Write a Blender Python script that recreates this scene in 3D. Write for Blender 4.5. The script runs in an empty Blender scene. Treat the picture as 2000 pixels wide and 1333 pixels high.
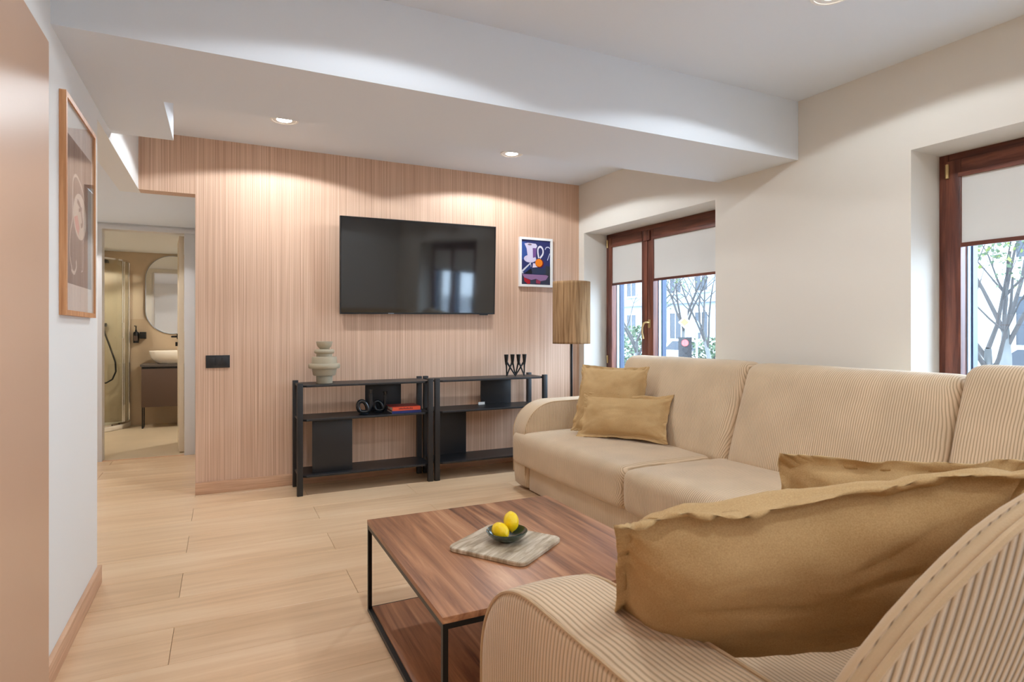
import bpy, bmesh, math, random
from mathutils import Vector, Matrix, noise
random.seed(7)
PI = math.pi
C = bpy.context.scene.collection
SC = bpy.context.scene

# ------------------------------------------------------------------ camera
cam_d = bpy.data.cameras.new('camera'); cam = bpy.data.objects.new('camera', cam_d); C.objects.link(cam)
YAW = 0.4521
cam.location = (0, 0, 1.12); cam.rotation_euler = (PI/2, 0, -YAW)
cam_d.sensor_width = 36; cam_d.lens = 1164.7/2000*36
cam_d.shift_y = -(666.5-648.07)/2000
cam_d.clip_start = 0.02; cam_d.clip_end = 300
cam_d.dof.use_dof = True; cam_d.dof.focus_distance = 3.2; cam_d.dof.aperture_fstop = 9
SC.camera = cam

# ------------------------------------------------------------------ world and light
SKY = 10.0          # radiance of the overcast sky
LAMP = 19.0        # watts of each ceiling downlight
w = bpy.data.worlds.new('world'); SC.world = w; w.use_nodes = True
bg = w.node_tree.nodes['Background']
bg.inputs[0].default_value = (0.66, 0.82, 1.0, 1); bg.inputs[1].default_value = SKY
SC.view_settings.view_transform = 'Standard'; SC.view_settings.look = 'None'
SC.view_settings.gamma = 1; SC.view_settings.use_curve_mapping = False
SC.view_settings.exposure = 0.66
SC.cycles.diffuse_bounces = 6; SC.cycles.max_bounces = 14; SC.cycles.transparent_max_bounces = 16
SC.cycles.sample_clamp_indirect = 6

TH = math.atan(0.0332)          # the window wall is turned a little
WX0 = 2.922 + 0.0332*4.622
def wall_pt(o, s, z=0):         # outward, along, up -> world
    return Vector((WX0 + o*math.cos(TH) - s*math.sin(TH), o*math.sin(TH) + s*math.cos(TH), z))
WIN = [(3.005, 4.543), (-1.05, 1.765)]
WZ0, WZ1 = 0.62, 2.005
for i, (s0, s1) in enumerate(WIN):                       # sky portals in the two window openings
    l = bpy.data.lights.new('window_portal', 'AREA'); l.shape = 'RECTANGLE'
    l.size = s1-s0; l.size_y = WZ1-WZ0; l.cycles.is_portal = True
    o = bpy.data.objects.new('window_portal', l); C.objects.link(o)
    o.location = wall_pt(0.40, (s0+s1)/2, (WZ0+WZ1)/2)
    o.rotation_euler = (PI/2, 0, TH+PI/2)

# ------------------------------------------------------------------ materials
def srgb(r, g, b):
    f = lambda c: (c/255/12.92) if c/255 <= 0.04045 else ((c/255+0.055)/1.055)**2.4
    return (f(r), f(g), f(b), 1)
MATS = {}
def mat(name, col, rough=0.5, metal=0.0, spec=0.5, bump=None, coat=0, sheen=0, emit=None, var=0, alpha=None):
    m = bpy.data.materials.new(name); m.use_nodes = True; MATS[name] = m
    n = m.node_tree.nodes; L = m.node_tree.links; b = n['Principled BSDF']
    b.inputs['Base Color'].default_value = col; b.inputs['Roughness'].default_value = rough
    b.inputs['Metallic'].default_value = metal; b.inputs['Specular IOR Level'].default_value = spec
    if coat: b.inputs['Coat Weight'].default_value = coat; b.inputs['Coat Roughness'].default_value = 0.1
    if sheen: b.inputs['Sheen Weight'].default_value = sheen; b.inputs['Sheen Roughness'].default_value = 0.4
    if emit: b.inputs['Emission Color'].default_value = emit[0]; b.inputs['Emission Strength'].default_value = emit[1]
    tc = n.new('ShaderNodeTexCoord')
    sc, st = bump if bump else (60, 0.04)
    ns = n.new('ShaderNodeTexNoise'); ns.inputs['Scale'].default_value = sc; ns.inputs['Detail'].default_value = 4
    L.new(tc.outputs['Object'], ns.inputs['Vector'])
    bp = n.new('ShaderNodeBump'); bp.inputs['Strength'].default_value = st; bp.inputs['Distance'].default_value = 0.004
    L.new(ns.outputs['Fac'], bp.inputs['Height']); L.new(bp.outputs['Normal'], b.inputs['Normal'])
    if var:
        n2 = n.new('ShaderNodeTexNoise'); n2.inputs['Scale'].default_value = 3; n2.inputs['Detail'].default_value = 3
        L.new(tc.outputs['Object'], n2.inputs['Vector'])
        mx = n.new('ShaderNodeMix'); mx.data_type = 'RGBA'; mx.blend_type = 'MULTIPLY'
        mx.inputs[6].default_value = col; cr = n.new('ShaderNodeValToRGB')
        cr.color_ramp.elements[0].position = 0.3; cr.color_ramp.elements[0].color = (1-var,)*3+(1,)
        cr.color_ramp.elements[1].position = 0.7; cr.color_ramp.elements[1].color = (1, 1, 1, 1)
        L.new(n2.outputs['Fac'], cr.inputs[0]); mx.inputs[0].default_value = 1
        L.new(cr.outputs[0], mx.inputs[7]); L.new(mx.outputs[2], b.inputs['Base Color'])
    return m
def ramp_mat(name, scale, stops, rough=0.5, spec=0.4, detail=6, dist=0.0, bump=0.1, rnd=0.0, sc2=None, mix2=0.35, coat=0, nscale=1.0, wave=None):
    """grain material: noise stretched by `scale` (object space) through a ramp"""
    m = bpy.data.materials.new(name); m.use_nodes = True; MATS[name] = m
    n = m.node_tree.nodes; L = m.node_tree.links; b = n['Principled BSDF']
    tc = n.new('ShaderNodeTexCoord'); mp = n.new('ShaderNodeMapping')
    L.new(tc.outputs['Object'], mp.inputs['Vector']); mp.inputs['Scale'].default_value = scale
    src = mp.outputs['Vector']
    if rnd:
        oi = n.new('ShaderNodeObjectInfo'); ad = n.new('ShaderNodeVectorMath'); ad.operation = 'ADD'
        ml = n.new('ShaderNodeMath'); ml.operation = 'MULTIPLY'; ml.inputs[1].default_value = 37.0
        L.new(oi.outputs['Random'], ml.inputs[0]); L.new(src, ad.inputs[0]); L.new(ml.outputs[0], ad.inputs[1]); src = ad.outputs[0]
    ns = n.new('ShaderNodeTexNoise'); ns.inputs['Scale'].default_value = nscale; ns.inputs['Detail'].default_value = detail
    ns.inputs['Roughness'].default_value = 0.6; ns.inputs['Distortion'].default_value = dist
    L.new(src, ns.inputs['Vector'])
    cr = n.new('ShaderNodeValToRGB'); e = cr.color_ramp.elements
    e[0].position, e[0].color = stops[0]; e[1].position, e[1].color = stops[-1]
    for p, c in stops[1:-1]:
        k = e.new(p); k.color = c
    fac = ns.outputs['Fac']
    if sc2:
        mp2 = n.new('ShaderNodeMapping'); mp2.inputs['Scale'].default_value = sc2
        L.new(tc.outputs['Object'], mp2.inputs['Vector'])
        n2 = n.new('ShaderNodeTexNoise'); n2.inputs['Scale'].default_value = 1; n2.inputs['Detail'].default_value = 3
        if rnd:
            ad2 = n.new('ShaderNodeVectorMath'); ad2.operation = 'ADD'
            L.new(mp2.outputs[0], ad2.inputs[0]); L.new(ml.outputs[0], ad2.inputs[1]); L.new(ad2.outputs[0], n2.inputs['Vector'])
        else: L.new(mp2.outputs[0], n2.inputs['Vector'])
        mf = n.new('ShaderNodeMix'); mf.inputs[0].default_value = mix2
        L.new(fac, mf.inputs[2]); L.new(n2.outputs['Fac'], mf.inputs[3]); fac = mf.outputs[0]
    L.new(fac, cr.inputs[0]); col = cr.outputs[0]
    if rnd:
        hs = n.new('ShaderNodeHueSaturation'); mr = n.new('ShaderNodeMapRange')
        mr.inputs[3].default_value = 1-rnd; mr.inputs[4].default_value = 1+rnd
        L.new(oi.outputs['Random'], mr.inputs[0]); L.new(mr.outputs[0], hs.inputs['Value']); L.new(col, hs.inputs['Color']); col = hs.outputs[0]
    L.new(col, b.inputs['Base Color'])
    bp = n.new('ShaderNodeBump'); bp.inputs['Strength'].default_value = bump; bp.inputs['Distance'].default_value = 0.002
    L.new(fac, bp.inputs['Height']); L.new(bp.outputs[0], b.inputs['Normal'])
    b.inputs['Roughness'].default_value = rough; b.inputs['Specular IOR Level'].default_value = spec
    if coat: b.inputs['Coat Weight'].default_value = coat; b.inputs['Coat Roughness'].default_value = 0.15
    return m
def corduroy(name, axis, period, warp=None, dark=(178, 152, 121), light=(219, 194, 163), amp=0.0016, dirv=None):
    m = bpy.data.materials.new(name); m.use_nodes = True; MATS[name] = m
    n = m.node_tree.nodes; L = m.node_tree.links; b = n['Principled BSDF']
    tc = n.new('ShaderNodeTexCoord')
    nz = n.new('ShaderNodeTexNoise'); nz.inputs['Scale'].default_value = 6; nz.inputs['Detail'].default_value = 2
    L.new(tc.outputs['Object'], nz.inputs['Vector'])
    dt = n.new('ShaderNodeVectorMath'); dt.operation = 'DOT_PRODUCT'
    at_ = n.new('ShaderNodeAttribute'); at_.attribute_name = 'rib'
    v = dirv or {'rib': (0, 1, 0), 'X': (1, 0, 0), 'Y': (0, 1, 0), 'Z': (0, 0, 1)}[axis]
    dt.inputs[1].default_value = v; L.new(tc.outputs['Object'], dt.inputs[0])
    def M(op, a, bb):
        k = n.new('ShaderNodeMath'); k.operation = op
        for i, q in enumerate((a, bb)):
            if q is None: continue
            if isinstance(q, (int, float)): k.inputs[i].default_value = q
            else: L.new(q, k.inputs[i])
        return k.outputs[0]
    y = M('ADD', at_.outputs['Fac'] if axis == 'rib' else dt.outputs['Value'], M('MULTIPLY', nz.outputs['Fac'], period*0.5 if 'near' in name or 'rim' in name else period*1.3))
    s = M('SINE', M('MULTIPLY', y, 2*PI/period), None)
    h = M('POWER', M('ADD', M('MULTIPLY', s, 0.5), 0.5), 0.6)
    cr = n.new('ShaderNodeValToRGB'); cr.color_ramp.elements[0].color = srgb(*dark); cr.color_ramp.elements[1].color = srgb(*light)  # groove shade put into the colour, so ribs show even without the bump
    cr.color_ramp.elements[0].position = 0.1; cr.color_ramp.elements[1].position = 0.75
    L.new(h, cr.inputs[0])
    n2 = n.new('ShaderNodeTexNoise'); n2.inputs['Scale'].default_value = 4.5; n2.inputs['Detail'].default_value = 5
    L.new(tc.outputs['Object'], n2.inputs['Vector'])
    mr = n.new('ShaderNodeMapRange'); mr.inputs[1].default_value = .3; mr.inputs[2].default_value = .7
    mr.inputs[3].default_value = 0.90; mr.inputs[4].default_value = 1.06; L.new(n2.outputs['Fac'], mr.inputs[0])
    hs = n.new('ShaderNodeHueSaturation'); L.new(mr.outputs[0], hs.inputs['Value']); L.new(cr.outputs[0], hs.inputs['Color'])
    L.new(hs.outputs[0], b.inputs['Base Color'])
    fz = n.new('ShaderNodeTexNoise'); fz.inputs['Scale'].default_value = 500; L.new(tc.outputs['Object'], fz.inputs['Vector'])
    hh = M('ADD', M('MULTIPLY', h, 1.0), M('MULTIPLY', fz.outputs['Fac'], 0.25))
    bp = n.new('ShaderNodeBump'); bp.inputs['Strength'].default_value = 0.8; bp.inputs['Distance'].default_value = amp
    L.new(hh, bp.inputs['Height']); L.new(bp.outputs[0], b.inputs['Normal'])
    b.inputs['Roughness'].default_value = 0.85; b.inputs['Specular IOR Level'].default_value = 0.2
    b.inputs['Sheen Weight'].default_value = 0.35; b.inputs['Sheen Roughness'].default_value = 0.35
    b.inputs['Sheen Tint'].default_value = (1, 0.97, 0.93, 1)
    return m

white_wall = mat('white_paint', srgb(229, 228, 225), 0.85, spec=0.2, bump=(90, 0.03))
cream_wall = mat('cream_paint', srgb(226, 220, 210), 0.85, spec=0.2, bump=(90, 0.03))
ceil_paint = mat('ceiling_paint', srgb(226, 231, 237), 0.9, spec=0.15, bump=(90, 0.02))
wood_wall = ramp_mat('striped_veneer', (330, 330, 1.0), [(0.30, srgb(178, 140, 116)), (0.5, srgb(210, 174, 148)), (0.70, srgb(236, 206, 182))],
                     rough=0.55, spec=0.35, detail=2, bump=0.15, sc2=(150, 150, 0.5), mix2=0.3)
skirt = ramp_mat('oak_skirting', (3, 3, 90), [(0.3, srgb(190, 148, 118)), (0.7, srgb(222, 182, 150))], rough=0.5)
oak = ramp_mat('floor_oak', (1.6, 26, 1), [(0.28, srgb(200, 164, 126)), (0.5, srgb(222, 188, 150)), (0.72, srgb(234, 206, 172))],
               rough=0.30, spec=0.6, detail=7, dist=0.5, bump=0.06, rnd=0.035, sc2=(0.8, 5, 1), mix2=0.4)
subfloor = mat('joint_dark', srgb(110, 80, 55), 0.8)
walnut_y = ramp_mat('walnut', (24, 1.3, 24), [(0.34, srgb(78, 50, 36)), (0.44, srgb(134, 88, 60)), (0.54, srgb(172, 120, 84)), (0.66, srgb(206, 158, 118))],
                    rough=0.40, spec=0.45, detail=9, dist=0.9, bump=0.03, sc2=(5, .5, 5), mix2=0.45)
black_metal = mat('black_metal', srgb(24, 23, 22), 0.4, metal=0.3)
black_wood = mat('black_stained_wood', srgb(32, 31, 33), 0.42, spec=0.5, bump=(120, 0.06))
cord_y = corduroy('corduroy_y', 'Y', 0.0110)
cord_x = corduroy('corduroy_x', 'X', 0.0110)
cord_r = corduroy('corduroy_seat', 'rib', 0.0110)
cord_rim = corduroy('corduroy_rim', 'Y', 0.012, dirv=(0, 1, 0.33), dark=(196, 170, 138), light=(220, 196, 164))
plain_fab = mat('corduroy_piping', srgb(200, 172, 138), 0.9, spec=0.1, sheen=0.3, bump=(300, 0.15))
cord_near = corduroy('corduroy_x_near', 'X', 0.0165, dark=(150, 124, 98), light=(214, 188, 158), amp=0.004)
linen = ramp_mat('ochre_linen', (420, 420, 420), [(0.3, srgb(176, 142, 96)), (0.7, srgb(206, 174, 128))], rough=0.9, spec=0.15, detail=1, bump=0.25, sc2=(5, 5, 5), mix2=0.5)
lacquer = mat('beige_lacquer', srgb(205, 168, 140), 0.33, spec=0.5, bump=(30, 0.01))
oak_frame = ramp_mat('oak_frame', (60, 60, 3), [(0.3, srgb(176, 118, 74)), (0.7, srgb(216, 162, 116))], rough=0.5)
white_gloss = mat('white_gloss', srgb(240, 238, 234), 0.35)
grey_white = mat('door_frame_white', srgb(214, 212, 212), 0.45)
mahog = ramp_mat('mahogany', (30, 30, 2.2), [(0.3, srgb(62, 28, 20)), (0.5, srgb(98, 50, 36)), (0.72, srgb(136, 80, 58))], rough=0.38, spec=0.5, detail=6, dist=0.4, bump=0.08)
mahog_h = ramp_mat('mahogany_rail', (30, 2.2, 30), [(0.3, srgb(62, 28, 20)), (0.5, srgb(98, 50, 36)), (0.72, srgb(136, 80, 58))], rough=0.38, spec=0.5, detail=6, dist=0.4, bump=0.08)
alu_dark = mat('dark_aluminium', srgb(44, 58, 78), 0.35, metal=0.4)
alu_light = mat('light_gasket', srgb(150, 170, 190), 0.4, metal=0.3)
brass = mat('brass', srgb(196, 170, 120), 0.3, metal=0.8)
chrome = mat('chrome', (0.8, 0.8, 0.8, 1), 0.12, metal=1)
tv_screen = mat('tv_screen', (0.004, 0.004, 0.005, 1), 0.06, spec=1.0, bump=(3, 0.0))
tv_body = mat('tv_plastic', srgb(20, 20, 22), 0.35)
orange = mat('orange_cover', srgb(232, 88, 52), 0.5)
darkred = mat('dark_red_cover', srgb(140, 40, 34), 0.5)
navy = mat('navy_cover', srgb(38, 48, 110), 0.45)
paper = mat('paper', srgb(228, 218, 200), 0.8)
clay = mat('greige_ceramic', srgb(176, 164, 140), 0.6, bump=(300, 0.08), var=0.08)
lemon_m = mat('lemon_skin', srgb(252, 214, 6), 0.35, bump=(160, 0.3), var=0.06)
lemon_tip = mat('lemon_tip', srgb(206, 170, 40), 0.6)
glaze = mat('green_glaze', srgb(36, 62, 52), 0.12, spec=0.7, coat=0.6, var=0.4)
stone = ramp_mat('banded_stone', (5, 34, 5), [(0.3, srgb(124, 106, 84)), (0.48, srgb(176, 158, 132)), (0.72, srgb(226, 214, 194))], rough=0.45, detail=8, dist=0.8, bump=0.08)
stone_edge = stone
bath_tile = mat('beige_bath_wall', srgb(192, 172, 146), 0.5, var=0.1)
bath_tile2 = mat('beige_bath_tile', srgb(180, 158, 130), 0.4, var=0.08)
bath_floor = mat('beige_bath_floor', srgb(196, 176, 146), 0.4, var=0.12)
taupe = mat('taupe_cabinet', srgb(84, 64, 52), 0.5)
ceramic = mat('white_ceramic', srgb(236, 228, 214), 0.2)
mirror_m = mat('mirror_glass', (0.85, 0.85, 0.83, 1), 0.03, metal=1, bump=(1, 0.0))
foliage_m = mat('tree_leaf', srgb(80, 92, 72), 0.7, spec=0.1)
leaf_y = mat('yellow_leaf', srgb(100, 108, 56), 0.7, spec=0.1)
bark = mat('bark', srgb(52, 48, 46), 0.9, bump=(20, 0.4))
bark_pale = mat('pale_bark', srgb(92, 92, 90), 0.9, bump=(20, 0.4), var=0.3)
asphalt = mat('asphalt', srgb(158, 160, 164), 0.9)
facade_m = mat('pale_render', srgb(180, 182, 184), 0.9, var=0.08)
facade_b = mat('grey_render', srgb(122, 128, 136), 0.9)
win_dark = mat('far_window_glass', srgb(52, 56, 62), 0.2, spec=0.2)
car_white = mat('car_white', srgb(190, 193, 198), 0.25, coat=0.5)
car_red = mat('car_red', srgb(190, 40, 44), 0.25, coat=0.5)
rubber = mat('rubber', srgb(25, 25, 27), 0.8)
sign_y = mat('sign_yellow', srgb(244, 200, 60), 0.4)
galv = mat('galvanised_steel', srgb(150, 160, 170), 0.5, metal=0.5)
lamp_glow = mat('lamp_glow', (1, 1, 1, 1), 0.5, emit=((1.0, 0.90, 0.76, 1), 30))

def glass_mat(name, tint, ior=1.45):
    m = bpy.data.materials.new(name); m.use_nodes = True
    n = m.node_tree.nodes; L = m.node_tree.links; n.remove(n['Principled BSDF'])
    t = n.new('ShaderNodeBsdfTransparent'); t.inputs[0].default_value = tint
    g = n.new('ShaderNodeBsdfGlossy'); g.inputs['Roughness'].default_value = 0.01
    lw = n.new('ShaderNodeLayerWeight'); lw.inputs[0].default_value = 0.5        # facing term, same from both sides
    pw = n.new('ShaderNodeMath'); pw.operation = 'POWER'; pw.inputs[1].default_value = 5; L.new(lw.outputs['Facing'], pw.inputs[0])
    f = n.new('ShaderNodeMath'); f.operation = 'MULTIPLY_ADD'; f.inputs[1].default_value = 0.95; f.inputs[2].default_value = 0.045; L.new(pw.outputs[0], f.inputs[0])
    mx = n.new('ShaderNodeMixShader'); L.new(f.outputs[0], mx.inputs[0]); L.new(t.outputs[0], mx.inputs[1]); L.new(g.outputs[0], mx.inputs[2])
    L.new(mx.outputs[0], n['Material Output'].inputs['Surface']); return m
glass = glass_mat('window_glass', (0.95, 0.98, 1, 1))
shower_glass = glass_mat('shower_glass', (0.93, 0.95, 0.92, 1), 1.5)
def blind_mat():
    m = bpy.data.materials.new('roller_blind_cloth'); m.use_nodes = True
    n = m.node_tree.nodes; L = m.node_tree.links; n.remove(n['Principled BSDF'])
    d = n.new('ShaderNodeBsdfDiffuse'); d.inputs[0].default_value = srgb(226, 224, 220)
    t = n.new('ShaderNodeBsdfTranslucent'); t.inputs[0].default_value = srgb(214, 212, 206)
    mx = n.new('ShaderNodeMixShader'); mx.inputs[0].default_value = 0.10
    L.new(d.outputs[0], mx.inputs[1]); L.new(t.outputs[0], mx.inputs[2])
    L.new(mx.outputs[0], n['Material Output'].inputs['Surface']); return m
blind_cloth = blind_mat()
def shade_mat():
    m = mat('jute_cord', srgb(182, 142, 96), 0.9, spec=0.1)
    n = m.node_tree.nodes; L = m.node_tree.links; b = n['Principled BSDF']
    tc = n.new('ShaderNodeTexCoord'); gr = n.new('ShaderNodeTexNoise')
    mp = n.new('ShaderNodeMapping'); mp.inputs['Scale'].default_value = (60, 60, 3)
    L.new(tc.outputs['Object'], mp.inputs[0]); L.new(mp.outputs[0], gr.inputs['Vector']); gr.inputs['Scale'].default_value = 1; gr.inputs['Detail'].default_value = 4
    cr = n.new('ShaderNodeValToRGB'); cr.color_ramp.elements[0].position = .3; cr.color_ramp.elements[1].position = .65
    cr.color_ramp.elements[0].color = srgb(126, 94, 64); cr.color_ramp.elements[1].color = srgb(182, 146, 108)
    L.new(gr.outputs['Fac'], cr.inputs[0]); L.new(cr.outputs[0], b.inputs['Base Color'])
    return m
jute = shade_mat()

# ------------------------------------------------------------------ mesh helpers
def wloc(o):
    v = Vector((0, 0, 0))
    while o: v += o.location; o = o.parent
    return v
def mesh(name, V, F, m, parent=None, smooth=False, slots=None, fm=None, autosmooth=None):
    off = wloc(parent) if parent else Vector((0, 0, 0))
    me = bpy.data.meshes.new(name); me.from_pydata([Vector(v)-off for v in V], [], F); me.update()
    for mm in (slots or [m]): me.materials.append(mm)
    if fm:
        for p, k in zip(me.polygons, fm): p.material_index = k
    if smooth:
        for p in me.polygons: p.use_smooth = True
    o = bpy.data.objects.new(name, me); C.objects.link(o)
    if parent: o.parent = parent
    if autosmooth: me.set_sharp_from_angle(angle=math.radians(autosmooth))
    return o
def boxvf(x0, x1, y0, y1, z0, z1):
    x0, x1 = min(x0, x1), max(x0, x1); y0, y1 = min(y0, y1), max(y0, y1); z0, z1 = min(z0, z1), max(z0, z1)
    V = [(x0, y0, z0), (x1, y0, z0), (x1, y1, z0), (x0, y1, z0), (x0, y0, z1), (x1, y0, z1), (x1, y1, z1), (x0, y1, z1)]
    F = [(0, 3, 2, 1), (4, 5, 6, 7), (0, 1, 5, 4), (1, 2, 6, 5), (2, 3, 7, 6), (3, 0, 4, 7)]
    return V, F
def boxes(name, L, m, parent=None, f=None, bevel=0, smooth=False):
    V, F = [], []
    for b in L:
        v, fc = boxvf(*b); k = len(V); V += v; F += [tuple(i+k for i in q) for q in fc]
    if f: V = [f(*v) for v in V]
    o = mesh(name, V, F, m, parent)
    if bevel:
        bm = bmesh.new(); bm.from_mesh(o.data)
        bmesh.ops.bevel(bm, geom=bm.edges[:], offset=bevel, segments=2, affect='EDGES', profile=0.6)
        bm.to_mesh(o.data); bm.free()
        for p in o.data.polygons: p.use_smooth = True
        o.data.set_sharp_from_angle(angle=math.radians(35))
    return o
def box(name, x0, x1, y0, y1, z0, z1, m, parent=None, bevel=0, f=None):
    return boxes(name, [(x0, x1, y0, y1, z0, z1)], m, parent, f, bevel)
def tube_vf(P, r, n=8, closed=False, cap=True):
    P = [Vector(p) for p in P]; R = r if isinstance(r, (list, tuple)) else [r]*len(P)
    V, F = [], []; up = None; N = len(P)
    for i, p in enumerate(P):
        a = P[(i-1) % N] if (closed or i > 0) else P[i]; b = P[(i+1) % N] if (closed or i < N-1) else P[i]
        t = (b-a).normalized()
        if up is None:
            up = Vector((0, 0, 1)) if abs(t.z) < 0.9 else Vector((1, 0, 0))
        s = t.cross(up); 
        if s.length < 1e-6: s = t.cross(Vector((0, 1, 0)))
        s.normalize(); up = s.cross(t).normalized()
        for k in range(n):
            a2 = 2*PI*k/n; V.append(p + s*math.cos(a2)*R[i] + up*math.sin(a2)*R[i])
    for i in range(N if closed else N-1):
        j = (i+1) % N
        for k in range(n):
            F.append((i*n+k, j*n+k, j*n+(k+1) % n, i*n+(k+1) % n)[::-1])
    if cap and not closed:
        F.append(tuple(range(n))); F.append(tuple((N-1)*n+k for k in range(n))[::-1])
    return V, F
def tube(name, P, r, m, parent=None, n=8, closed=False):
    V, F = tube_vf(P, r, n, closed); return mesh(name, V, F, m, parent, smooth=True, autosmooth=50)
def lathe(name, prof, c, m, parent=None, n=40, sx=1, sy=1, autosmooth=35, rib=0, nrib=0):
    V, F = [], []
    for r, z in prof:
        for k in range(n):
            a = 2*PI*k/n; rr = r*(1+(rib*math.cos(nrib*a) if rib else 0))
            V.append((c[0]+rr*math.cos(a)*sx, c[1]+rr*math.sin(a)*sy, c[2]+z))
    for i in range(len(prof)-1):
        for k in range(n):
            F.append((i*n+k, i*n+(k+1) % n, (i+1)*n+(k+1) % n, (i+1)*n+k))
    if prof[0][0] > 1e-5: F.append(tuple(range(n))[::-1])
    if prof[-1][0] > 1e-5: F.append(tuple((len(prof)-1)*n+k for k in range(n)))
    o = mesh(name, V, F, m, parent, smooth=True, autosmooth=autosmooth)
    bm = bmesh.new(); bm.from_mesh(o.data); bmesh.ops.remove_doubles(bm, verts=bm.verts, dist=1e-6); bmesh.ops.recalc_face_normals(bm, faces=bm.faces); bm.to_mesh(o.data); bm.free()
    return o
def soft_box(name, x0, x1, y0, y1, z0, z1, r, m, parent, puff=(0, 0, 0), seg=(14, 24, 8), f=None, slots=None, pick=None, wob=0.0, ribax=1):
    """rounded upholstered block; puff swells the x, y, z faces towards their middles"""
    bm = bmesh.new(); vm = {}; rl = bm.verts.layers.float.new('rib')
    nx, ny, nz = seg; cx, cy, cz = (x0+x1)/2, (y0+y1)/2, (z0+z1)/2; hx, hy, hz = (x1-x0)/2, (y1-y0)/2, (z1-z0)/2
    def warp(t):  # denser rows near the edges
        return math.copysign(1-(1-abs(t))**1.5, t)
    def pt(i, j, k):
        q = (i, j, k)
        if q in vm: return vm[q]
        a, b, c = warp(2*i/nx-1), warp(2*j/ny-1), warp(2*k/nz-1)
        p = Vector((a*hx, b*hy, c*hz))
        inn = Vector((max(-hx+r, min(hx-r, p.x)), max(-hy+r, min(hy-r, p.y)), max(-hz+r, min(hz-r, p.z))))
        d = p-inn
        if d.length > 1e-9: p = inn + d.normalized()*r
        a, b, c = p.x/hx, p.y/hy, p.z/hz
        g = lambda t: max(0.0, 1-t*t)**0.6
        p.x += puff[0]*a**3*g(b)*g(c); p.y += puff[1]*b**3*g(a)*g(c); p.z += puff[2]*c**3*g(a)*g(b)
        v = Vector((p.x+cx, p.y+cy, p.z+cz))
        if wob: v += Vector((noise.noise(v*5), noise.noise(v*5+Vector((9, 0, 0))), noise.noise(v*5+Vector((0, 9, 0)))))*wob
        if f: v = Vector(f(*v))
        vm[q] = bm.verts.new(v)
        # ribs are cut from straight cloth, then drawn in towards the corners
        rb = (a*hx, b*hy)[ribax]; e = (a, b)[ribax]
        vm[q][rl] = rb*(1+0.13*abs(c)**2*abs(e)**3) + (cx, cy)[ribax]
        return vm[q]
    def quad(a, b, c, d):
        try: bm.faces.new((pt(*a), pt(*b), pt(*c), pt(*d)))
        except ValueError: pass
    for i in range(nx):
        for j in range(ny):
            quad((i, j, 0), (i, j+1, 0), (i+1, j+1, 0), (i+1, j, 0)); quad((i, j, nz), (i+1, j, nz), (i+1, j+1, nz), (i, j+1, nz))
    for i in range(nx):
        for k in range(nz):
            quad((i, 0, k), (i+1, 0, k), (i+1, 0, k+1), (i, 0, k+1)); quad((i, ny, k), (i, ny, k+1), (i+1, ny, k+1), (i+1, ny, k))
    for j in range(ny):
        for k in range(nz):
            quad((0, j, k), (0, j, k+1), (0, j+1, k+1), (0, j+1, k)); quad((nx, j, k), (nx, j+1, k), (nx, j+1, k+1), (nx, j, k+1))
    bmesh.ops.recalc_face_normals(bm, faces=bm.faces)
    off = wloc(parent) if parent else Vector((0, 0, 0))
    for v in bm.verts: v.co -= off
    me = bpy.data.meshes.new(name); bm.to_mesh(me); bm.free()
    for mm in (slots or [m]): me.materials.append(mm)
    for p in me.polygons:
        p.use_smooth = True
        if pick: p.material_index = pick(p.normal)
    o = bpy.data.objects.new(name, me); C.objects.link(o); o.parent = parent
    return o
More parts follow.
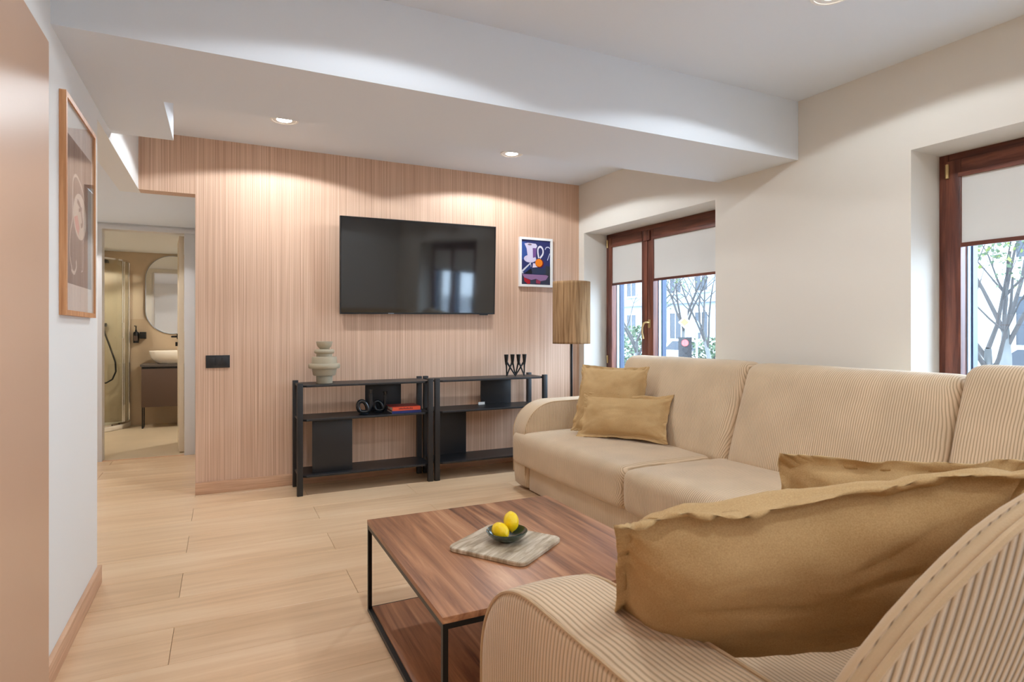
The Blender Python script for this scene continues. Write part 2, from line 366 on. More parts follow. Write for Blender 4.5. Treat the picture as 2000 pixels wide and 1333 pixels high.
def prism_round(name, prof, w0, w1, r, bulge, to, parent, slots, pick, close_bottom=True, rr=4):
    """prof: closed star-shaped outline (u,v); extruded over w0..w1 with rounded edges and slightly swollen caps; to(u,v,w)->world"""
    n = len(prof); cu = sum(p[0] for p in prof)/n; cv = sum(p[1] for p in prof)/n
    nor = []
    for i in range(n):
        a, b = Vector(prof[i-1]), Vector(prof[(i+1) % n]); t = (b-a).normalized(); nor.append(Vector((t.y, -t.x)))
    area = sum(prof[i-1][0]*prof[i][1]-prof[i][0]*prof[i-1][1] for i in range(n))
    if area < 0: nor = [-q for q in nor]
    rings = []
    def ring(inset, w): rings.append([(prof[i][0]-nor[i].x*inset, prof[i][1]-nor[i].y*inset, w) for i in range(n)])
    caps = (0.0, 0.25, 0.5, 0.75, 0.9)
    base0 = [(prof[i][0]-nor[i].x*r, prof[i][1]-nor[i].y*r) for i in range(n)]
    for s in caps:
        if s: rings.append([(cu+(u-cu)*s, cv+(v-cv)*s, w0-bulge*(1-s*s)) for u, v in base0])
    for k in range(rr+1):
        a = PI/2*k/rr; ring(r*(1-math.sin(a)), w0+r*(1-math.cos(a)))
    m0 = len(rings)
    for k in range(1, 5): ring(-0.004*math.sin(PI*k/5), w0+r+(w1-w0-2*r)*k/5)
    for k in range(rr, -1, -1):
        a = PI/2*k/rr; ring(r*(1-math.sin(a)), w1-r*(1-math.cos(a)))
    for s in reversed(caps):
        if s: rings.append([(cu+(u-cu)*s, cv+(v-cv)*s, w1+bulge*(1-s*s)) for u, v in base0])
    V, F = [], []
    for R in rings: V += [to(*p) for p in R]
    for i in range(len(rings)-1):
        for k in range(n): F.append((i*n+k, i*n+(k+1) % n, (i+1)*n+(k+1) % n, (i+1)*n+k))
    c0 = len(V); V.append(to(cu, cv, w0-bulge)); c1 = len(V); V.append(to(cu, cv, w1+bulge))
    for k in range(n):
        F.append((c0, (k+1) % n, k)); F.append((c1, (len(rings)-1)*n+k, (len(rings)-1)*n+(k+1) % n))
    o = mesh(name, V, F, slots[0], parent, smooth=True, slots=slots)
    bm = bmesh.new(); bm.from_mesh(o.data); bmesh.ops.recalc_face_normals(bm, faces=bm.faces); bm.to_mesh(o.data); bm.free()
    for p in o.data.polygons: p.material_index = pick(p.normal)
    return o
def tag(o, label=None, cat=None, group=None, kind=None):
    if label: o['label'] = label
    if cat: o['category'] = cat
    if group: o['group'] = group
    if kind: o['kind'] = kind
    return o
def thing(name, loc, label, cat, group=None):
    o = bpy.data.objects.new(name, None); C.objects.link(o); o.location = loc; o.empty_display_size = 0.1
    return tag(o, label, cat, group)
def struct(o, label=None):
    o['kind'] = 'structure'
    if label: o['label'] = label
    o['category'] = {'wall': 'wall', 'ceil': 'ceiling', 'floo': 'floor', 'wind': 'window', 'door': 'door', 'base': 'baseboard', 'trim': 'trim'}.get(o.name[:4], 'structure')
    return o
def sroot(name, label, loc=(0, 0, 0)):
    o = bpy.data.objects.new(name, None); C.objects.link(o); o.location = loc; return struct(o, label)

# ================================================================== SETTING
XL, YW, YE, XO, ZC, ZB, ZH = -0.499, 4.622, 3.178, -0.167, 2.452, 2.113, 2.062
YF, YB, XB, YR, YBD = 2.380, 2.973, -0.2285, 3.553, 6.158
XC = -1.9                                               # far side of the corridor bay
# floor: slab with single planks laid on it
fl = struct(boxes('floor', [(XC, 3.09, -2.6, YBD, -0.05, -0.005)], subfloor), 'pale oak plank floor of the living room and corridor')
R0, RP, JA, JB, PL = 2.306, 0.2815, -0.164, 0.524, 1.376
pm = {}
def plank(x0, x1, y0, y1):
    g = 0.0007; c = 0.0012
    key = (round(x1-x0, 4), round(y1-y0, 4))
    if key not in pm:
        hx, hy = (x1-x0)/2-g, (y1-y0)/2-g
        V = [(s*hx, t*hy, -0.005) for s, t in ((-1, -1), (1, -1), (1, 1), (-1, 1))] + [(s*hx, t*hy, -0.0012) for s, t in ((-1, -1), (1, -1), (1, 1), (-1, 1))] + \
            [(s*(hx-c), t*(hy-c), 0) for s, t in ((-1, -1), (1, -1), (1, 1), (-1, 1))]
        F = []
        for b in (0, 4):
            for i in range(4): F.append((b+i, b+(i+1) % 4, b+4+(i+1) % 4, b+4+i))
        F.append((8, 9, 10, 11)); me = bpy.data.meshes.new('plank'); me.from_pydata(V, [], F); me.update(); me.materials.append(oak); pm[key] = me
    o = bpy.data.objects.new('plank', pm[key]); C.objects.link(o); o.parent = fl
    o.location = ((x0+x1)/2, (y0+y1)/2, 0)
k = int(math.floor((-2.6-R0)/RP))
while R0+k*RP < YBD-0.001:
    y0, y1 = max(R0+k*RP, -2.6), min(R0+(k+1)*RP, YBD)
    if y1 <= 3.16: xa, xb = XL, 3.085
    elif y0 < 4.55: xa, xb = XC, 3.085
    else: xa, xb = XC, XO
    j = (JA if k % 2 == 0 else JB) - 6*PL
    cuts = [xa]
    while j < xb:
        if j > xa+0.05: cuts.append(j)
        j += PL
    cuts.append(xb)
    for a, b in zip(cuts, cuts[1:]): plank(a, b, y0, y1)
    if 4.5 < y0 < 4.6:
        for a, b in ((XO, 1.212), (1.212, 2.588), (2.588, 2.93)): plank(a, b, y0, YW)
    k += 1

# walls
struct(box('wall_front', XO, 2.93, YW, YW+0.12, 0, ZC, wood_wall), 'wall clad in finely striped pinkish oak veneer behind the television')
struct(box('wall_front_header', XL, XO-0.0005, YW, YW+0.12, ZH, ZC, wood_wall), 'striped veneer strip above the corridor opening')
struct(box('wall_left', XL-0.12, XL, -2.6, YE, 0, ZC, white_wall), 'white left wall carrying the oak framed print')
struct(box('wall_left_header', XL-0.12, XL, YE+0.0005, YW+0.12, ZH, ZC, white_wall), 'white header over the corridor bay at the left')
struct(box('wall_back', XL-0.12, 3.3, -2.72, -2.6, 0, ZC, white_wall), 'plain white wall behind the viewpoint')
struct(boxes('wall_corridor', [(XC-0.1, XC, YE-0.12, YBD, 0, ZH), (XC, XL-0.12, YE-0.12, YE, 0, ZH), (XO+0.0005, XO+0.1, YW+0.12, YBD, 0, ZH)], white_wall), 'white walls of the corridor bay')
def wl(o, s, z): return wall_pt(o, s, z)
T = 0.44
wb = [(0, T, -2.7, WIN[1][0], 0, 2.6), (0, T, WIN[1][1], WIN[0][0], 0, 2.6), (0, T, WIN[0][1], 4.9, 0, 2.6)]
for s0, s1 in WIN: wb += [(0, T, s0, s1, 0, WZ0), (0, T, s0, s1, WZ1, 2.6)]
struct(boxes('wall_right', wb, cream_wall, f=wl), 'cream white window wall with two deep reveals')
# ceiling: upper level, dropped beam, dropped corner soffit, corridor soffit
struct(box('ceiling', XL-0.12, 3.6, -2.72, YW+0.12, ZC, ZC+0.1, ceil_paint), 'white upper ceiling of the living room')
def bx_r(y): return WX0-0.0332*y
Vb = [(XL, YF, ZB), (bx_r(YF)+0.02, YF, ZB), (bx_r(YB)+0.02, YB, ZB), (XL, YB, ZB)]
Vb += [(x, y, ZC) for x, y, z in Vb]
struct(mesh('trim_1', Vb, [(0, 3, 2, 1), (4, 5, 6, 7), (0, 1, 5, 4), (1, 2, 6, 5), (2, 3, 7, 6), (3, 0, 4, 7)], ceil_paint), 'white dropped beam crossing the ceiling')
struct(box('trim_2', XL, XB, YB, YR, ZB, ZC, ceil_paint), 'short dropped soffit at the left end of the beam')
struct(boxes('ceiling_corridor', [(XC, XL-0.12, YE, YBD, ZH, ZH+0.1), (XL-0.12, XO, YW+0.12, YBD, ZH, ZH+0.1)], ceil_paint), 'low white ceiling of the corridor bay')
# baseboards
struct(box('baseboard_front', XO, 2.925, YW-0.014, YW, 0, 0.083, skirt, bevel=0.002), 'oak coloured baseboard under the veneer wall')
struct(box('baseboard_left', XL, XL+0.016, 2.236, YE+0.016, 0, 0.08, skirt, bevel=0.002), 'oak coloured baseboard along the left wall')
struct(box('baseboard_right', -0.014, 0, -2.5, 4.60, 0, 0.08, skirt, f=wl), 'oak coloured baseboard along the window wall')

# ---- windows
def window(i, s0, s1, mulls, name):
    root = sroot(name, ['brown timber window nearest the veneer wall with its blind half down', 'brown timber window at the right edge with its blind half down'][i])
    f = wl; o0, o1 = 0.25, 0.325
    fw = 0.045
    boxes('window_frame', [(o0, o1, s0, s0+fw, WZ0, WZ1), (o0, o1, s1-fw, s1, WZ0, WZ1)], mahog, root, f, bevel=0.003)
    boxes('window_rail', [(o0, o1, s0+fw, s1-fw, WZ1-0.05, WZ1), (o0, o1, s0+fw, s1-fw, WZ0, WZ0+0.05)], mahog_h, root, f, bevel=0.003)
    mull = mulls[0]; ed = [s1-fw+0.010]+mulls+[s0+fw-0.010]
    sash = [(b+0.002, a-0.002) for a, b in zip(ed, ed[1:])]
    for q, (a, b) in enumerate(sash):
        sf = 0.07; so0, so1 = o0-0.022, o1-0.012
        boxes('sash', [(so0, so1, a, a+sf, WZ0+0.042, WZ1-0.04), (so0, so1, b-sf, b, WZ0+0.042, WZ1-0.04)], mahog, root, f, bevel=0.004)
        boxes('sash_rail', [(so0, so1, a+sf, b-sf, WZ1-0.11, WZ1-0.04), (so0, so1, a+sf, b-sf, WZ0+0.042, WZ0+0.11)], mahog_h, root, f, bevel=0.004)
        boxes('glazing_bead', [(so1, so1+0.045, a+sf-0.012, a+sf+0.014, WZ0+0.1, WZ1-0.1), (so1, so1+0.045, b-sf-0.014, b-sf+0.012, WZ0+0.1, WZ1-0.1)], alu_dark, root, f)
        boxes('gasket', [(so1-0.03, so1-0.001, a+sf, a+sf+0.006, WZ0+0.11, WZ1-0.11), (so1-0.03, so1-0.001, b-sf-0.006, b-sf, WZ0+0.11, WZ1-0.11)], alu_light, root, f)
        boxes('pane', [(so1-0.022, so1-0.018, a+sf, b-sf, WZ0+0.11, WZ1-0.11)], glass, root, f)
        bl = boxes('roller_blind', [(so0+0.010, so0+0.012, a+sf-0.006, b-sf+0.006, 1.553, WZ1-0.115)], blind_cloth, root, f)
        boxes('bottom_bar', [(so0+0.004, so0+0.018, a+sf-0.008, b-sf+0.008, 1.535, 1.555)], mahog_h, bl, f)
        boxes('blind_cassette', [(so0-0.004, so0+0.014, a+sf-0.01, b-sf+0.01, WZ1-0.125, WZ1-0.105)], mahog_h, bl, f)
    # handle on the meeting stile of the sash nearer the veneer wall
    hs = mull-0.030; hz = 1.185
    hd = boxes('handle', [(o0-0.032, o0-0.022, hs-0.013, hs+0.013, hz-0.035, hz+0.035)], brass, root, f, bevel=0.004)
    P = [wl(o0-0.03, hs, hz+0.01), wl(o0-0.065, hs, hz+0.012), wl(o0-0.075, hs+0.012, hz+0.004), wl(o0-0.078, hs+0.028, hz-0.03), wl(o0-0.076, hs+0.032, hz-0.075), wl(o0-0.068, hs+0.026, hz-0.125)]
    tube('lever', P, [0.009, 0.008, 0.008, 0.0075, 0.007, 0.008], brass, hd, n=10)
    for z in (WZ0+0.25, WZ1-0.09):
        tube('hinge', [wl(o0-0.026, s1-fw-0.004, z-0.035), wl(o0-0.026, s1-fw-0.004, z+0.035)], 0.009, brass, root, n=8)
        tube('hinge', [wl(o0-0.026, s0+fw+0.004, z-0.035), wl(o0-0.026, s0+fw+0.004, z+0.035)], 0.009, brass, root, n=8)
    boxes('window_sill', [(0, o0, s0, s1, WZ0, WZ0+0.012)], white_gloss, root, f)
    return root
window(0, WIN[0][0], WIN[0][1], [3.955], 'window_1')
window(1, WIN[1][0], WIN[1][1], [1.12, 0.06], 'window_2')
# round cap on the mullion head
dv = boxes('mullion_cover', [(0.215, 0.226, 3.915, 3.995, WZ1-0.13, WZ1-0.05)], mahog, bpy.data.objects['window_1'], wl, bevel=0.004)

# ---- bathroom beyond the corridor
struct(boxes('wall_bathroom_door', [(XC, -0.945, YBD, YBD+0.10, 0, 2.3), (-0.295, 0.75, YBD, YBD+0.10, 0, 2.3), (-0.945, -0.295, YBD, YBD+0.10, 2.02, 2.3)], white_wall), 'white wall around the bathroom doorway')
struct(boxes('wall_bathroom', [(XC-0.1, XC, YBD+0.1, 8.49, 0, 2.2), (XC-0.1, 0.85, 8.39, 8.49, 0, 2.2), (0.75, 0.85, YBD+0.1, 8.39, 0, 2.2)], bath_tile), 'warm beige bathroom walls')
struct(box('ceiling_bathroom', XC, 0.75, YBD+0.1, 8.39, 2.07, 2.17, ceil_paint), 'low bathroom ceiling')
struct(box('floor_bathroom', XC, 0.75, YBD+0.02, 8.39, -0.05, 0.002, bath_floor), 'pale beige bathroom floor')
struct(box('trim_3', -0.985, 0.75, 8.378, 8.39, 0.002, 1.27, bath_tile2), 'tiled lower band of the bathroom wall')
struct(box('trim_4', -0.93, -0.31, YBD-0.005, YBD+0.02, 0, 0.004, skirt), 'threshold strip of the bathroom doorway')
dr = sroot('door_1', 'pale bathroom door standing open into the bathroom')
boxes('door_frame', [(-0.96, -0.93, YBD-0.012, YBD+0.11, 0, 2.0075), (-0.31, -0.225, YBD-0.012, YBD-0.0005, 0, 2.0075), (-0.31, -0.2955, YBD, YBD+0.11, 0, 2.0075), (-0.96, -0.225, YBD-0.012, YBD-0.0005, 2.008, 2.05), (-0.944, -0.296, YBD, YBD+0.11, 2.008, 2.0195)], grey_white, dr, bevel=0.002)
lf = Vector((-0.318, YBD+0.112, 0)); an = math.radians(4.6)
def leafp(u, t, z): # along the leaf, thickness towards the left, up
    return Vector((lf.x-u*math.sin(an)-t*math.cos(an), lf.y+u*math.cos(an)-t*math.sin(an), z))
leaf = boxes('door_leaf', [(0, 0.62, 0, 0.04, 0.012, 2.0)], mat('door_leaf_beige', srgb(222, 206, 180), 0.45), dr, f=leafp, bevel=0.002)
tube('door_handle', [leafp(0.56, 0.035, 1.07), leafp(0.56, 0.085, 1.07), leafp(0.54, 0.09, 1.07), leafp(0.45, 0.09, 1.07)], 0.009, black_metal, leaf)
boxes('rosette', [(0.535, 0.585, 0.04, 0.048, 1.045, 1.095), (0.54, 0.58, 0.04, 0.06, 0.975, 1.015)], black_metal, leaf, f=leafp)

# ---- wardrobe front at the left edge
wd = thing('wardrobe', (-0.48, 1.2, 0), 'tall smooth beige lacquered wardrobe front filling the left edge', 'wardrobe')
box('door', XL+0.001, -0.472, -0.2, 2.236, 0.01, 1.997, lacquer, wd, bevel=0.002)
boxes('plinth', [(XL+0.001, -0.478, -0.19, 2.226, 0, 0.0098)], lacquer, wd)

# ---- downlights
def downlight(x, y, z, label, power, col=(0.91, 0.99, 1.06), group='round ceiling downlights', r=0.070):
    t = thing('downlight', (x, y, z), label, 'ceiling light', group)
    lathe('bezel', [(r, 0.0), (r+0.014, -0.001), (r+0.014, -0.006), (r+0.002, -0.007), (r, -0.004)], (x, y, z), white_gloss, t, n=36)
    lathe('diffuser', [(r, -0.0035), (0.02, -0.0045), (0.0005, -0.0045)], (x, y, z), lamp_glow, t, n=36)
    l = bpy.data.lights.new('downlight_beam', 'SPOT'); l.energy = power; l.color = col; l.spot_size = math.radians(153); l.spot_blend = 0.08; l.shadow_soft_size = 0.045
    o = bpy.data.objects.new('downlight_beam', l); C.objects.link(o); o.location = (x, y, z-0.012)
    return t
downlight(0.349, 3.99, ZC, 'round glowing downlight left of the television above the veneer wall', LAMP*1.95)
downlight(1.945, 4.01, ZC, 'round glowing downlight above the right corner of the television', LAMP*2.0)
downlight(2.16, 1.555, ZC, 'round downlight in the upper ceiling near the window wall at the top edge', LAMP)
for x, y in ((0.56, 1.585), (0.56, -0.1), (2.16, -0.1), (0.56, -1.7), (2.16, -1.7)):  # first matches scallops on the beam; the unseen others are added to brighten overall
    downlight(x, y, ZC, 'round downlight in the upper ceiling out of view behind the beam', LAMP, group='downlights out of view')
downlight(0.15, 7.3, 2.07, 'round downlight in the bathroom ceiling', 58, (1.0, 0.96, 0.88), 'bathroom downlights', 0.04)  # unseen lamp added out of sight to brighten the bathroom
downlight(-1.5, 7.6, 2.07, 'round downlight over the shower', 44, (1.0, 0.96, 0.88), 'bathroom downlights', 0.04)  # second added lamp, hidden left of the doorway to light the shower side
downlight(-1.2, 5.2, ZH, 'round downlight in the corridor ceiling', 30, (1.0, 0.98, 0.98), 'corridor downlights', 0.04)  # unseen lamp added to brighten the corridor

# ================================================================== LARGE FURNITURE
sofa = thing('corner_sofa', (2.4, 2.0, 0), 'large beige corduroy corner sofa wrapping the coffee table under the windows', 'sofa')
def pick_main(nv): return 0
YFAR = 3.885
XF = 1.87
# bases
box('base', 1.93, 2.80, 0.62, 3.70, 0.012, 0.20, cord_y, sofa, bevel=0.008)
box('base', 0.75, 1.925, 0.62, 1.26, 0.012, 0.20, cord_x, sofa, bevel=0.008)
# seats
soft_box('seat_cushion', XF, 2.62, 2.553, YFAR-0.012, 0.178, 0.405, 0.05, cord_r, sofa, puff=(0.012, 0, 0.022), seg=(20, 36, 12), wob=0.003)
soft_box('seat_cushion', XF-0.005, 2.62, 1.325, 2.547, 0.178, 0.405, 0.05, cord_r, sofa, puff=(0.012, 0, 0.024), seg=(20, 36, 12), wob=0.003)
soft_box('seat_cushion', XF+0.004, 2.62, 0.50, 1.318, 0.178, 0.405, 0.05, cord_r, sofa, puff=(0.0, 0.0, 0.02), seg=(20, 24, 12), wob=0.003)
soft_box('seat_cushion', 0.735, XF-0.003, 0.50, 1.318, 0.178, 0.405, 0.05, cord_r, sofa, puff=(0.0, 0.012, 0.022), seg=(30, 24, 12), wob=0.003, ribax=0)
# backs: reclined by shear
TAN = 0.33
def lean_x(x, y, z): return (x+(z-0.42)*TAN, y, z)
def backc(y0, y1, ztop, dx=0.0, pf=0.03):
    def f(x, y, z):
        # soft left/right edges swell, the seam side is drawn in towards the seat
        return lean_x(x, y, z)
    return soft_box('back_cushion', 2.505+dx, 2.68+dx, y0, y1, 0.37, ztop, 0.055, cord_r, sofa, puff=(pf, 0.006, 0.004), seg=(10, 34, 20), f=f, wob=0.004)
backc(2.472, 3.60, 0.945, 0.0, 0.035)
backc(1.372, 2.466, 0.940, 0.0, 0.035)
backc(0.60, 1.366, 0.985, -0.012, 0.015)
box('back_frame', 0.742, 2.705, 0.452, 0.494, 0.012, 0.40, cord_x, sofa, bevel=0.008)
box('back_frame', 2.71, 2.86, 0.40, 3.87, 0.012, 0.60, cord_y, sofa, bevel=0.02)
# arms
def arm_profile(front, back, h, zb=0.02, rx=0.27, rz=0.24, sgn=1):
    """outline in (u = distance from the front, v = height)"""
    P = [(0.035, zb), (0.012, zb+0.02), (0.004, 0.12), (0.0, 0.25)]
    n = 14
    for k in range(n+1):
        a = PI/2*k/n; P.append((rx-rx*math.cos(a)**0.9 if True else 0, h-rz+rz*math.sin(a)**0.95))
    D = back-front if sgn > 0 else front-back
    P += [(rx+(D-rx)*q, h+0.006*q) for q in (0.25, 0.5, 0.75)]
    P += [(D-0.03, h+0.004), (D-0.005, h-0.03), (D, h*0.6), (D, zb+0.03), (D-0.02, zb), (D*0.66, zb), (D*0.33, zb)]
    return P
PA = arm_profile(1.895, 2.87, 0.625)
toA = lambda u, v, w: Vector((1.895+u, w, v))
a1 = prism_round('armrest', PA, 3.700, YFAR, 0.018, 0.010, toA, sofa, [cord_y, cord_x], lambda nv: 1 if abs(nv.y) > 0.72 else 0)
a1['label'] = 'far armrest beside the floor lamp'
for yy in (3.704, YFAR-0.004):
    tube('piping', [Vector((1.895+u-0.000+ (0.004 if u > .3 else 0.002), yy, v-0.004)) for u, v in PA[2:26]], 0.0042, plain_fab, a1, n=6)
PB = arm_profile(1.27, 0.36, 0.600, sgn=-1)
toB = lambda u, v, w: Vector((w, 1.275-u, v))
a2 = prism_round('armrest', PB, 0.535, 0.735, 0.022, 0.012, toB, sofa, [cord_x, cord_y], lambda nv: 1 if abs(nv.x) > 0.72 else 0)
a2['label'] = 'near armrest in the foreground'
for xx in (0.540, 0.730):
    tube('piping', [Vector((xx, 1.275-u-0.002, v-0.004)) for u, v in PB[2:26]], 0.0038, plain_fab, a2, n=6)
# near back, seen from behind
PN = [(0.60, 0.30), (0.605, 0.45), (0.61, 0.60), (0.628, 0.68), (0.658, 0.735), (0.70, 0.790), (0.737, 0.826), (0.777, 0.858), (0.82, 0.886), (0.870, 0.908), (0.925, 0.924), (1.0, 0.938), (1.15, 0.945), (1.4, 0.947),
      (1.8, 0.947), (2.2, 0.947), (2.50, 0.942), (2.60, 0.92), (2.64, 0.88), (2.65, 0.6), (2.64, 0.3), (2.2, 0.28), (1.6, 0.28), (1.0, 0.28)]
def dens(P, n=3):
    R = []
    for i in range(len(P)):
        a, b = Vector(P[i]), Vector(P[(i+1) % len(P)])
        for k in range(n): R.append(tuple(a.lerp(b, k/n)))
    return R
toN = lambda u, v, w: Vector((u, w-(v-0.43)*TAN, v))
nb = prism_round('back_cushion', dens(PN, 2), 0.525, 0.562, 0.018, 0.035, toN, sofa, [plain_fab, cord_near, plain_fab], lambda nv: 1 if nv.dot(Vector((0, -0.95, -0.31))) > 0.90 else (2 if nv.dot(Vector((0, 0.95, 0.31))) > 0.992 else 0), rr=6)
nb['label'] = 'near backrest seen from behind'
tube('piping', [toN(u+0.006, v-0.006, 0.524) + Vector((0, 0.001*math.sin(u*30), 0)) for u, v in dens(PN, 6)[6:100]], 0.0055, plain_fab, nb, n=7)

# ---- coffee table
X0, X1, Y0, Y1, ZT = 0.522, 1.345, 1.493, 2.405, 0.365
ct = thing('coffee_table', ((X0+X1)/2, (Y0+Y1)/2, 0), 'low square walnut coffee table with thin black metal frame', 'table')
box('tabletop', X0, X1, Y0, Y1, ZT-0.018, ZT, walnut_y, ct, bevel=0.0015)
q = 0.015
for x in (X0+0.001, X1-q-0.001):
    for y in (Y0+0.001, Y1-q-0.001):
        box('leg', x, x+q, y, y+q, 0, ZT-0.0185, black_metal, ct)
for zz in (0.0, ZT-0.0185-q):
    for y in (Y0+0.0012, Y1-q-0.0012): box('rail', X0+q+0.001, X1-q-0.001, y, y+q, zz, zz+q, black_metal, ct)
    for x in (X0+0.0012, X1-q-0.0012): box('rail', x, x+q, Y0+q+0.001, Y1-q-0.001, zz, zz+q, black_metal, ct)
box('lower_shelf', X0+q+0.002, X1-q-0.002, Y0+q+0.002, Y1-q-0.002, 0.004, 0.020, walnut_y, ct, bevel=0.001)

# stone board
bd_c = Vector((0.897, 1.897)); ang = math.radians(34)
def rrect(hx, hy, r, n=8):
    P = []
    for sx, sy, a0 in ((1, 1, 0), (-1, 1, PI/2), (-1, -1, PI), (1, -1, 3*PI/2)):
        for k in range(n+1):
            a = a0+PI/2*k/n; P.append((sx*(hx-r)+r*math.cos(a), sy*(hy-r)+r*math.sin(a)))
    return P
def plate(name, P, z0, z1, m, parent=None, bev=0.003, cm=None):
    n = len(P); V = []; c = sum(p[0] for p in P)/n, sum(p[1] for p in P)/n
    for ins, z in ((bev, z0), (0, z0+bev), (0, z1-bev), (bev, z1)):
        for p in P:
            d = Vector((p[0]-c[0], p[1]-c[1])); L = d.length; d = d*(1-ins/L); V.append((c[0]+d.x, c[1]+d.y, z))
    F = [tuple(range(n))[::-1], tuple(3*n+k for k in range(n))]
    for i in range(3):
        for k in range(n): F.append((i*n+k, i*n+(k+1) % n, (i+1)*n+(k+1) % n, (i+1)*n+k))
    if cm: V = [cm @ Vector(v) for v in V]
    return mesh(name, V, F, m, parent, smooth=True, autosmooth=35)
o = plate('serving_board', rrect(0.145, 0.152, 0.03), 0, 0.015, stone, bev=0.003)
o.location = (bd_c.x, bd_c.y, ZT+0.0005); o.rotation_euler = (0, 0, ang)
tag(o, 'rounded square serving board of banded beige stone on the coffee table', 'board')
zb = ZT+0.016
bc = (0.905, 1.905, zb)
o = lathe('bowl', [(0.0, 0.0), (0.028, 0.0), (0.032, 0.001), (0.034, 0.004), (0.052, 0.012), (0.067, 0.024), (0.0735, 0.036), (0.0722, 0.0375), (0.0705, 0.036), (0.064, 0.026), (0.05, 0.015), (0.03, 0.009), (0.0, 0.008)], (0, 0, 0), glaze, n=56, autosmooth=60)
o.location = bc
tag(o, 'shallow dark green glazed bowl on the stone board holding two lemons', 'bowl')
def lemon(c, rx, ry, rz, label):
    t = thing('lemon', c, label, 'lemon', 'lemons in the green bowl')
    prof = []
    n = 20
    for k in range(n+1):
        a = PI*k/n; r = math.sin(a); z = -math.cos(a)
        nip = 0.10*math.exp(-((1-abs(z))/0.04))
        prof.append((0.0275*r**0.92, 0.0345*z*(1+nip)))
    b = lathe('rind', prof, (0, 0, 0), lemon_m, None, n=32, autosmooth=80)
    b.parent = t
    s = lathe('tip', [(0.0, -0.0405), (0.0028, -0.040), (0.004, -0.037), (0.003, -0.0345)], (0, 0, 0), lemon_tip, None, n=12); s.parent = t
    t.rotation_euler = (rx, ry, rz)
    return t
lemon((0.877, 1.899, zb+0.039), math.radians(-72), 0, math.radians(18), 'left lemon lower in the green bowl with its tip facing forward')
lemon((0.934, 1.930, zb+0.056), math.radians(-38), math.radians(8), math.radians(-8), 'right lemon standing higher and leaning on the other')

# ---- pillows
def pillow(name, TL, TR, BL, t, label, group, flange=0.022, seed=1, bowl=0.05, skew=0, sag=0.0, bend=0.0, far=1.0, crisp=0.5, fold=1.0):
    TL, TR, BL = Vector(TL), Vector(TR), Vector(BL)
    ex = TR-TL; ey = TL-BL; W = ex.length; H = ey.length; ex.normalize(); ey.normalize(); ez = ex.cross(ey).normalized(); ey = ez.cross(ex)
    c = (TR+BL)/2
    N = 44; V, F = [], []
    fx, fy = 1-2*flange/W, 1-2*flange/H
    sd = Vector((seed*13.7, seed*5.1, 0))
    def P(u, v, side):
        # u,v in [-1,1]; flange beyond fx, fy
        bu, bv = min(1, abs(u)/fx), min(1, abs(v)/fy)
        vs = v/fy; vv = (vs+skew)/(1+skew) if vs > -skew else (vs+skew)/(1-skew)
        bv2 = min(1, abs(vv))
        th = max(0, (1-bu**2.6))*max(0, (1-bv2**2.4))
        z = t/2*th**crisp*(far if side < 0 else 1)
        x = u*W/2*(1-bowl*(1-v*v)*abs(u)**2*0.9); y = v*H/2*(1-bowl*1.2*(1-u*u)*abs(v)**2)
        edge = max(abs(u), abs(v))
        q = Vector((x*14, y*14, side*3.0))+sd
        wr = noise.noise(Vector((q.x*0.45, q.y*0.9, q.z)))*0.014*th**0.3 + (0.5-abs(noise.noise(q*1.3)))*0.007*th**0.2 + noise.noise(q*3.1)*0.002
        # gathers running in from the corners
        ca = (abs(u)*abs(v))**1.5
        wr += 0.006*ca*math.sin((abs(u)-abs(v))*26+seed)
        # pleats that start at the seam and fade into the belly
        es = max(bu, bv); wr += fold*0.0035*math.exp(-((1-es)/0.22)**2)*math.sin((u*11 if bv > bu else v*8)*1.6+4*noise.noise(Vector((u*2, v*2, seed*2.2))))*(1 if side > 0 else 0.5)
        # a few long soft creases
        cz = noise.noise(Vector((u*1.6+seed, v*3.4-u*1.2, 7.7*side))); wr -= fold*0.006*math.exp(-(cz/0.07)**2)*th**0.5
        ruff = 0; bd = 0
        if edge > min(fx, fy)-0.05:
            per = (u+v*1.3)*9+seed
            bd = bend*max(0, (edge-min(fx, fy))/(1-min(fx, fy)))
            ruff = (0.0022*math.sin(per*1.1)+0.020*noise.noise(Vector((u*3.1, v*3.1, seed*3.3))) + 0.004*noise.noise(Vector((u*9, v*9, seed))))*max(0, (edge-min(fx, fy)+0.05)/0.12)
        sg = -sag*(1-abs(v))*0
        return c + ex*x + ey*y + ez*(side*(z+wr*0.9 + 0.0012)+ruff+bd)
    for side in (1, -1):
        b = len(V)
        for i in range(N+1):
            for j in range(N+1):
                u, v = 2*i/N-1, 2*j/N-1
                u = math.sin(u*PI/2)*0.35+u*0.65; v = math.sin(v*PI/2)*0.35+v*0.65
                V.append(P(u, v, side))
        for i in range(N):
            for j in range(N):
                a = b+i*(N+1)+j; f = (a, a+N+1, a+N+2, a+1)
                F.append(f if side > 0 else f[::-1])
    M = (N+1)**2
    rim = [j for j in range(N)] + [i*(N+1)+N for i in range(N)] + [N*(N+1)+j for j in range(N, 0, -1)] + [i*(N+1) for i in range(N, 0, -1)]
    for k in range(len(rim)):
        a, b2 = rim[k], rim[(k+1) % len(rim)]; F.append((a, b2, b2+M, a+M))
    base = Vector((c.x, c.y, min(v.z for v in V)))
    root = thing(name, base, label, 'cushion', group)
    cov = mesh('cover', V, F, linen, root, smooth=True)
    # stitched seam where the flange begins
    S = []
    for k in range(160):
        a = k/160*4; s, fr = int(a), a-int(a)
        u, v = [(-1+2*fr, -1), (1, -1+2*fr), (1-2*fr, 1), (-1, 1-2*fr)][s]
        S.append(P(u*fx, v*fy, 1)+ez*0.0005)
    tube('seam', S, 0.0012, linen, root, n=5, closed=True)
    return root
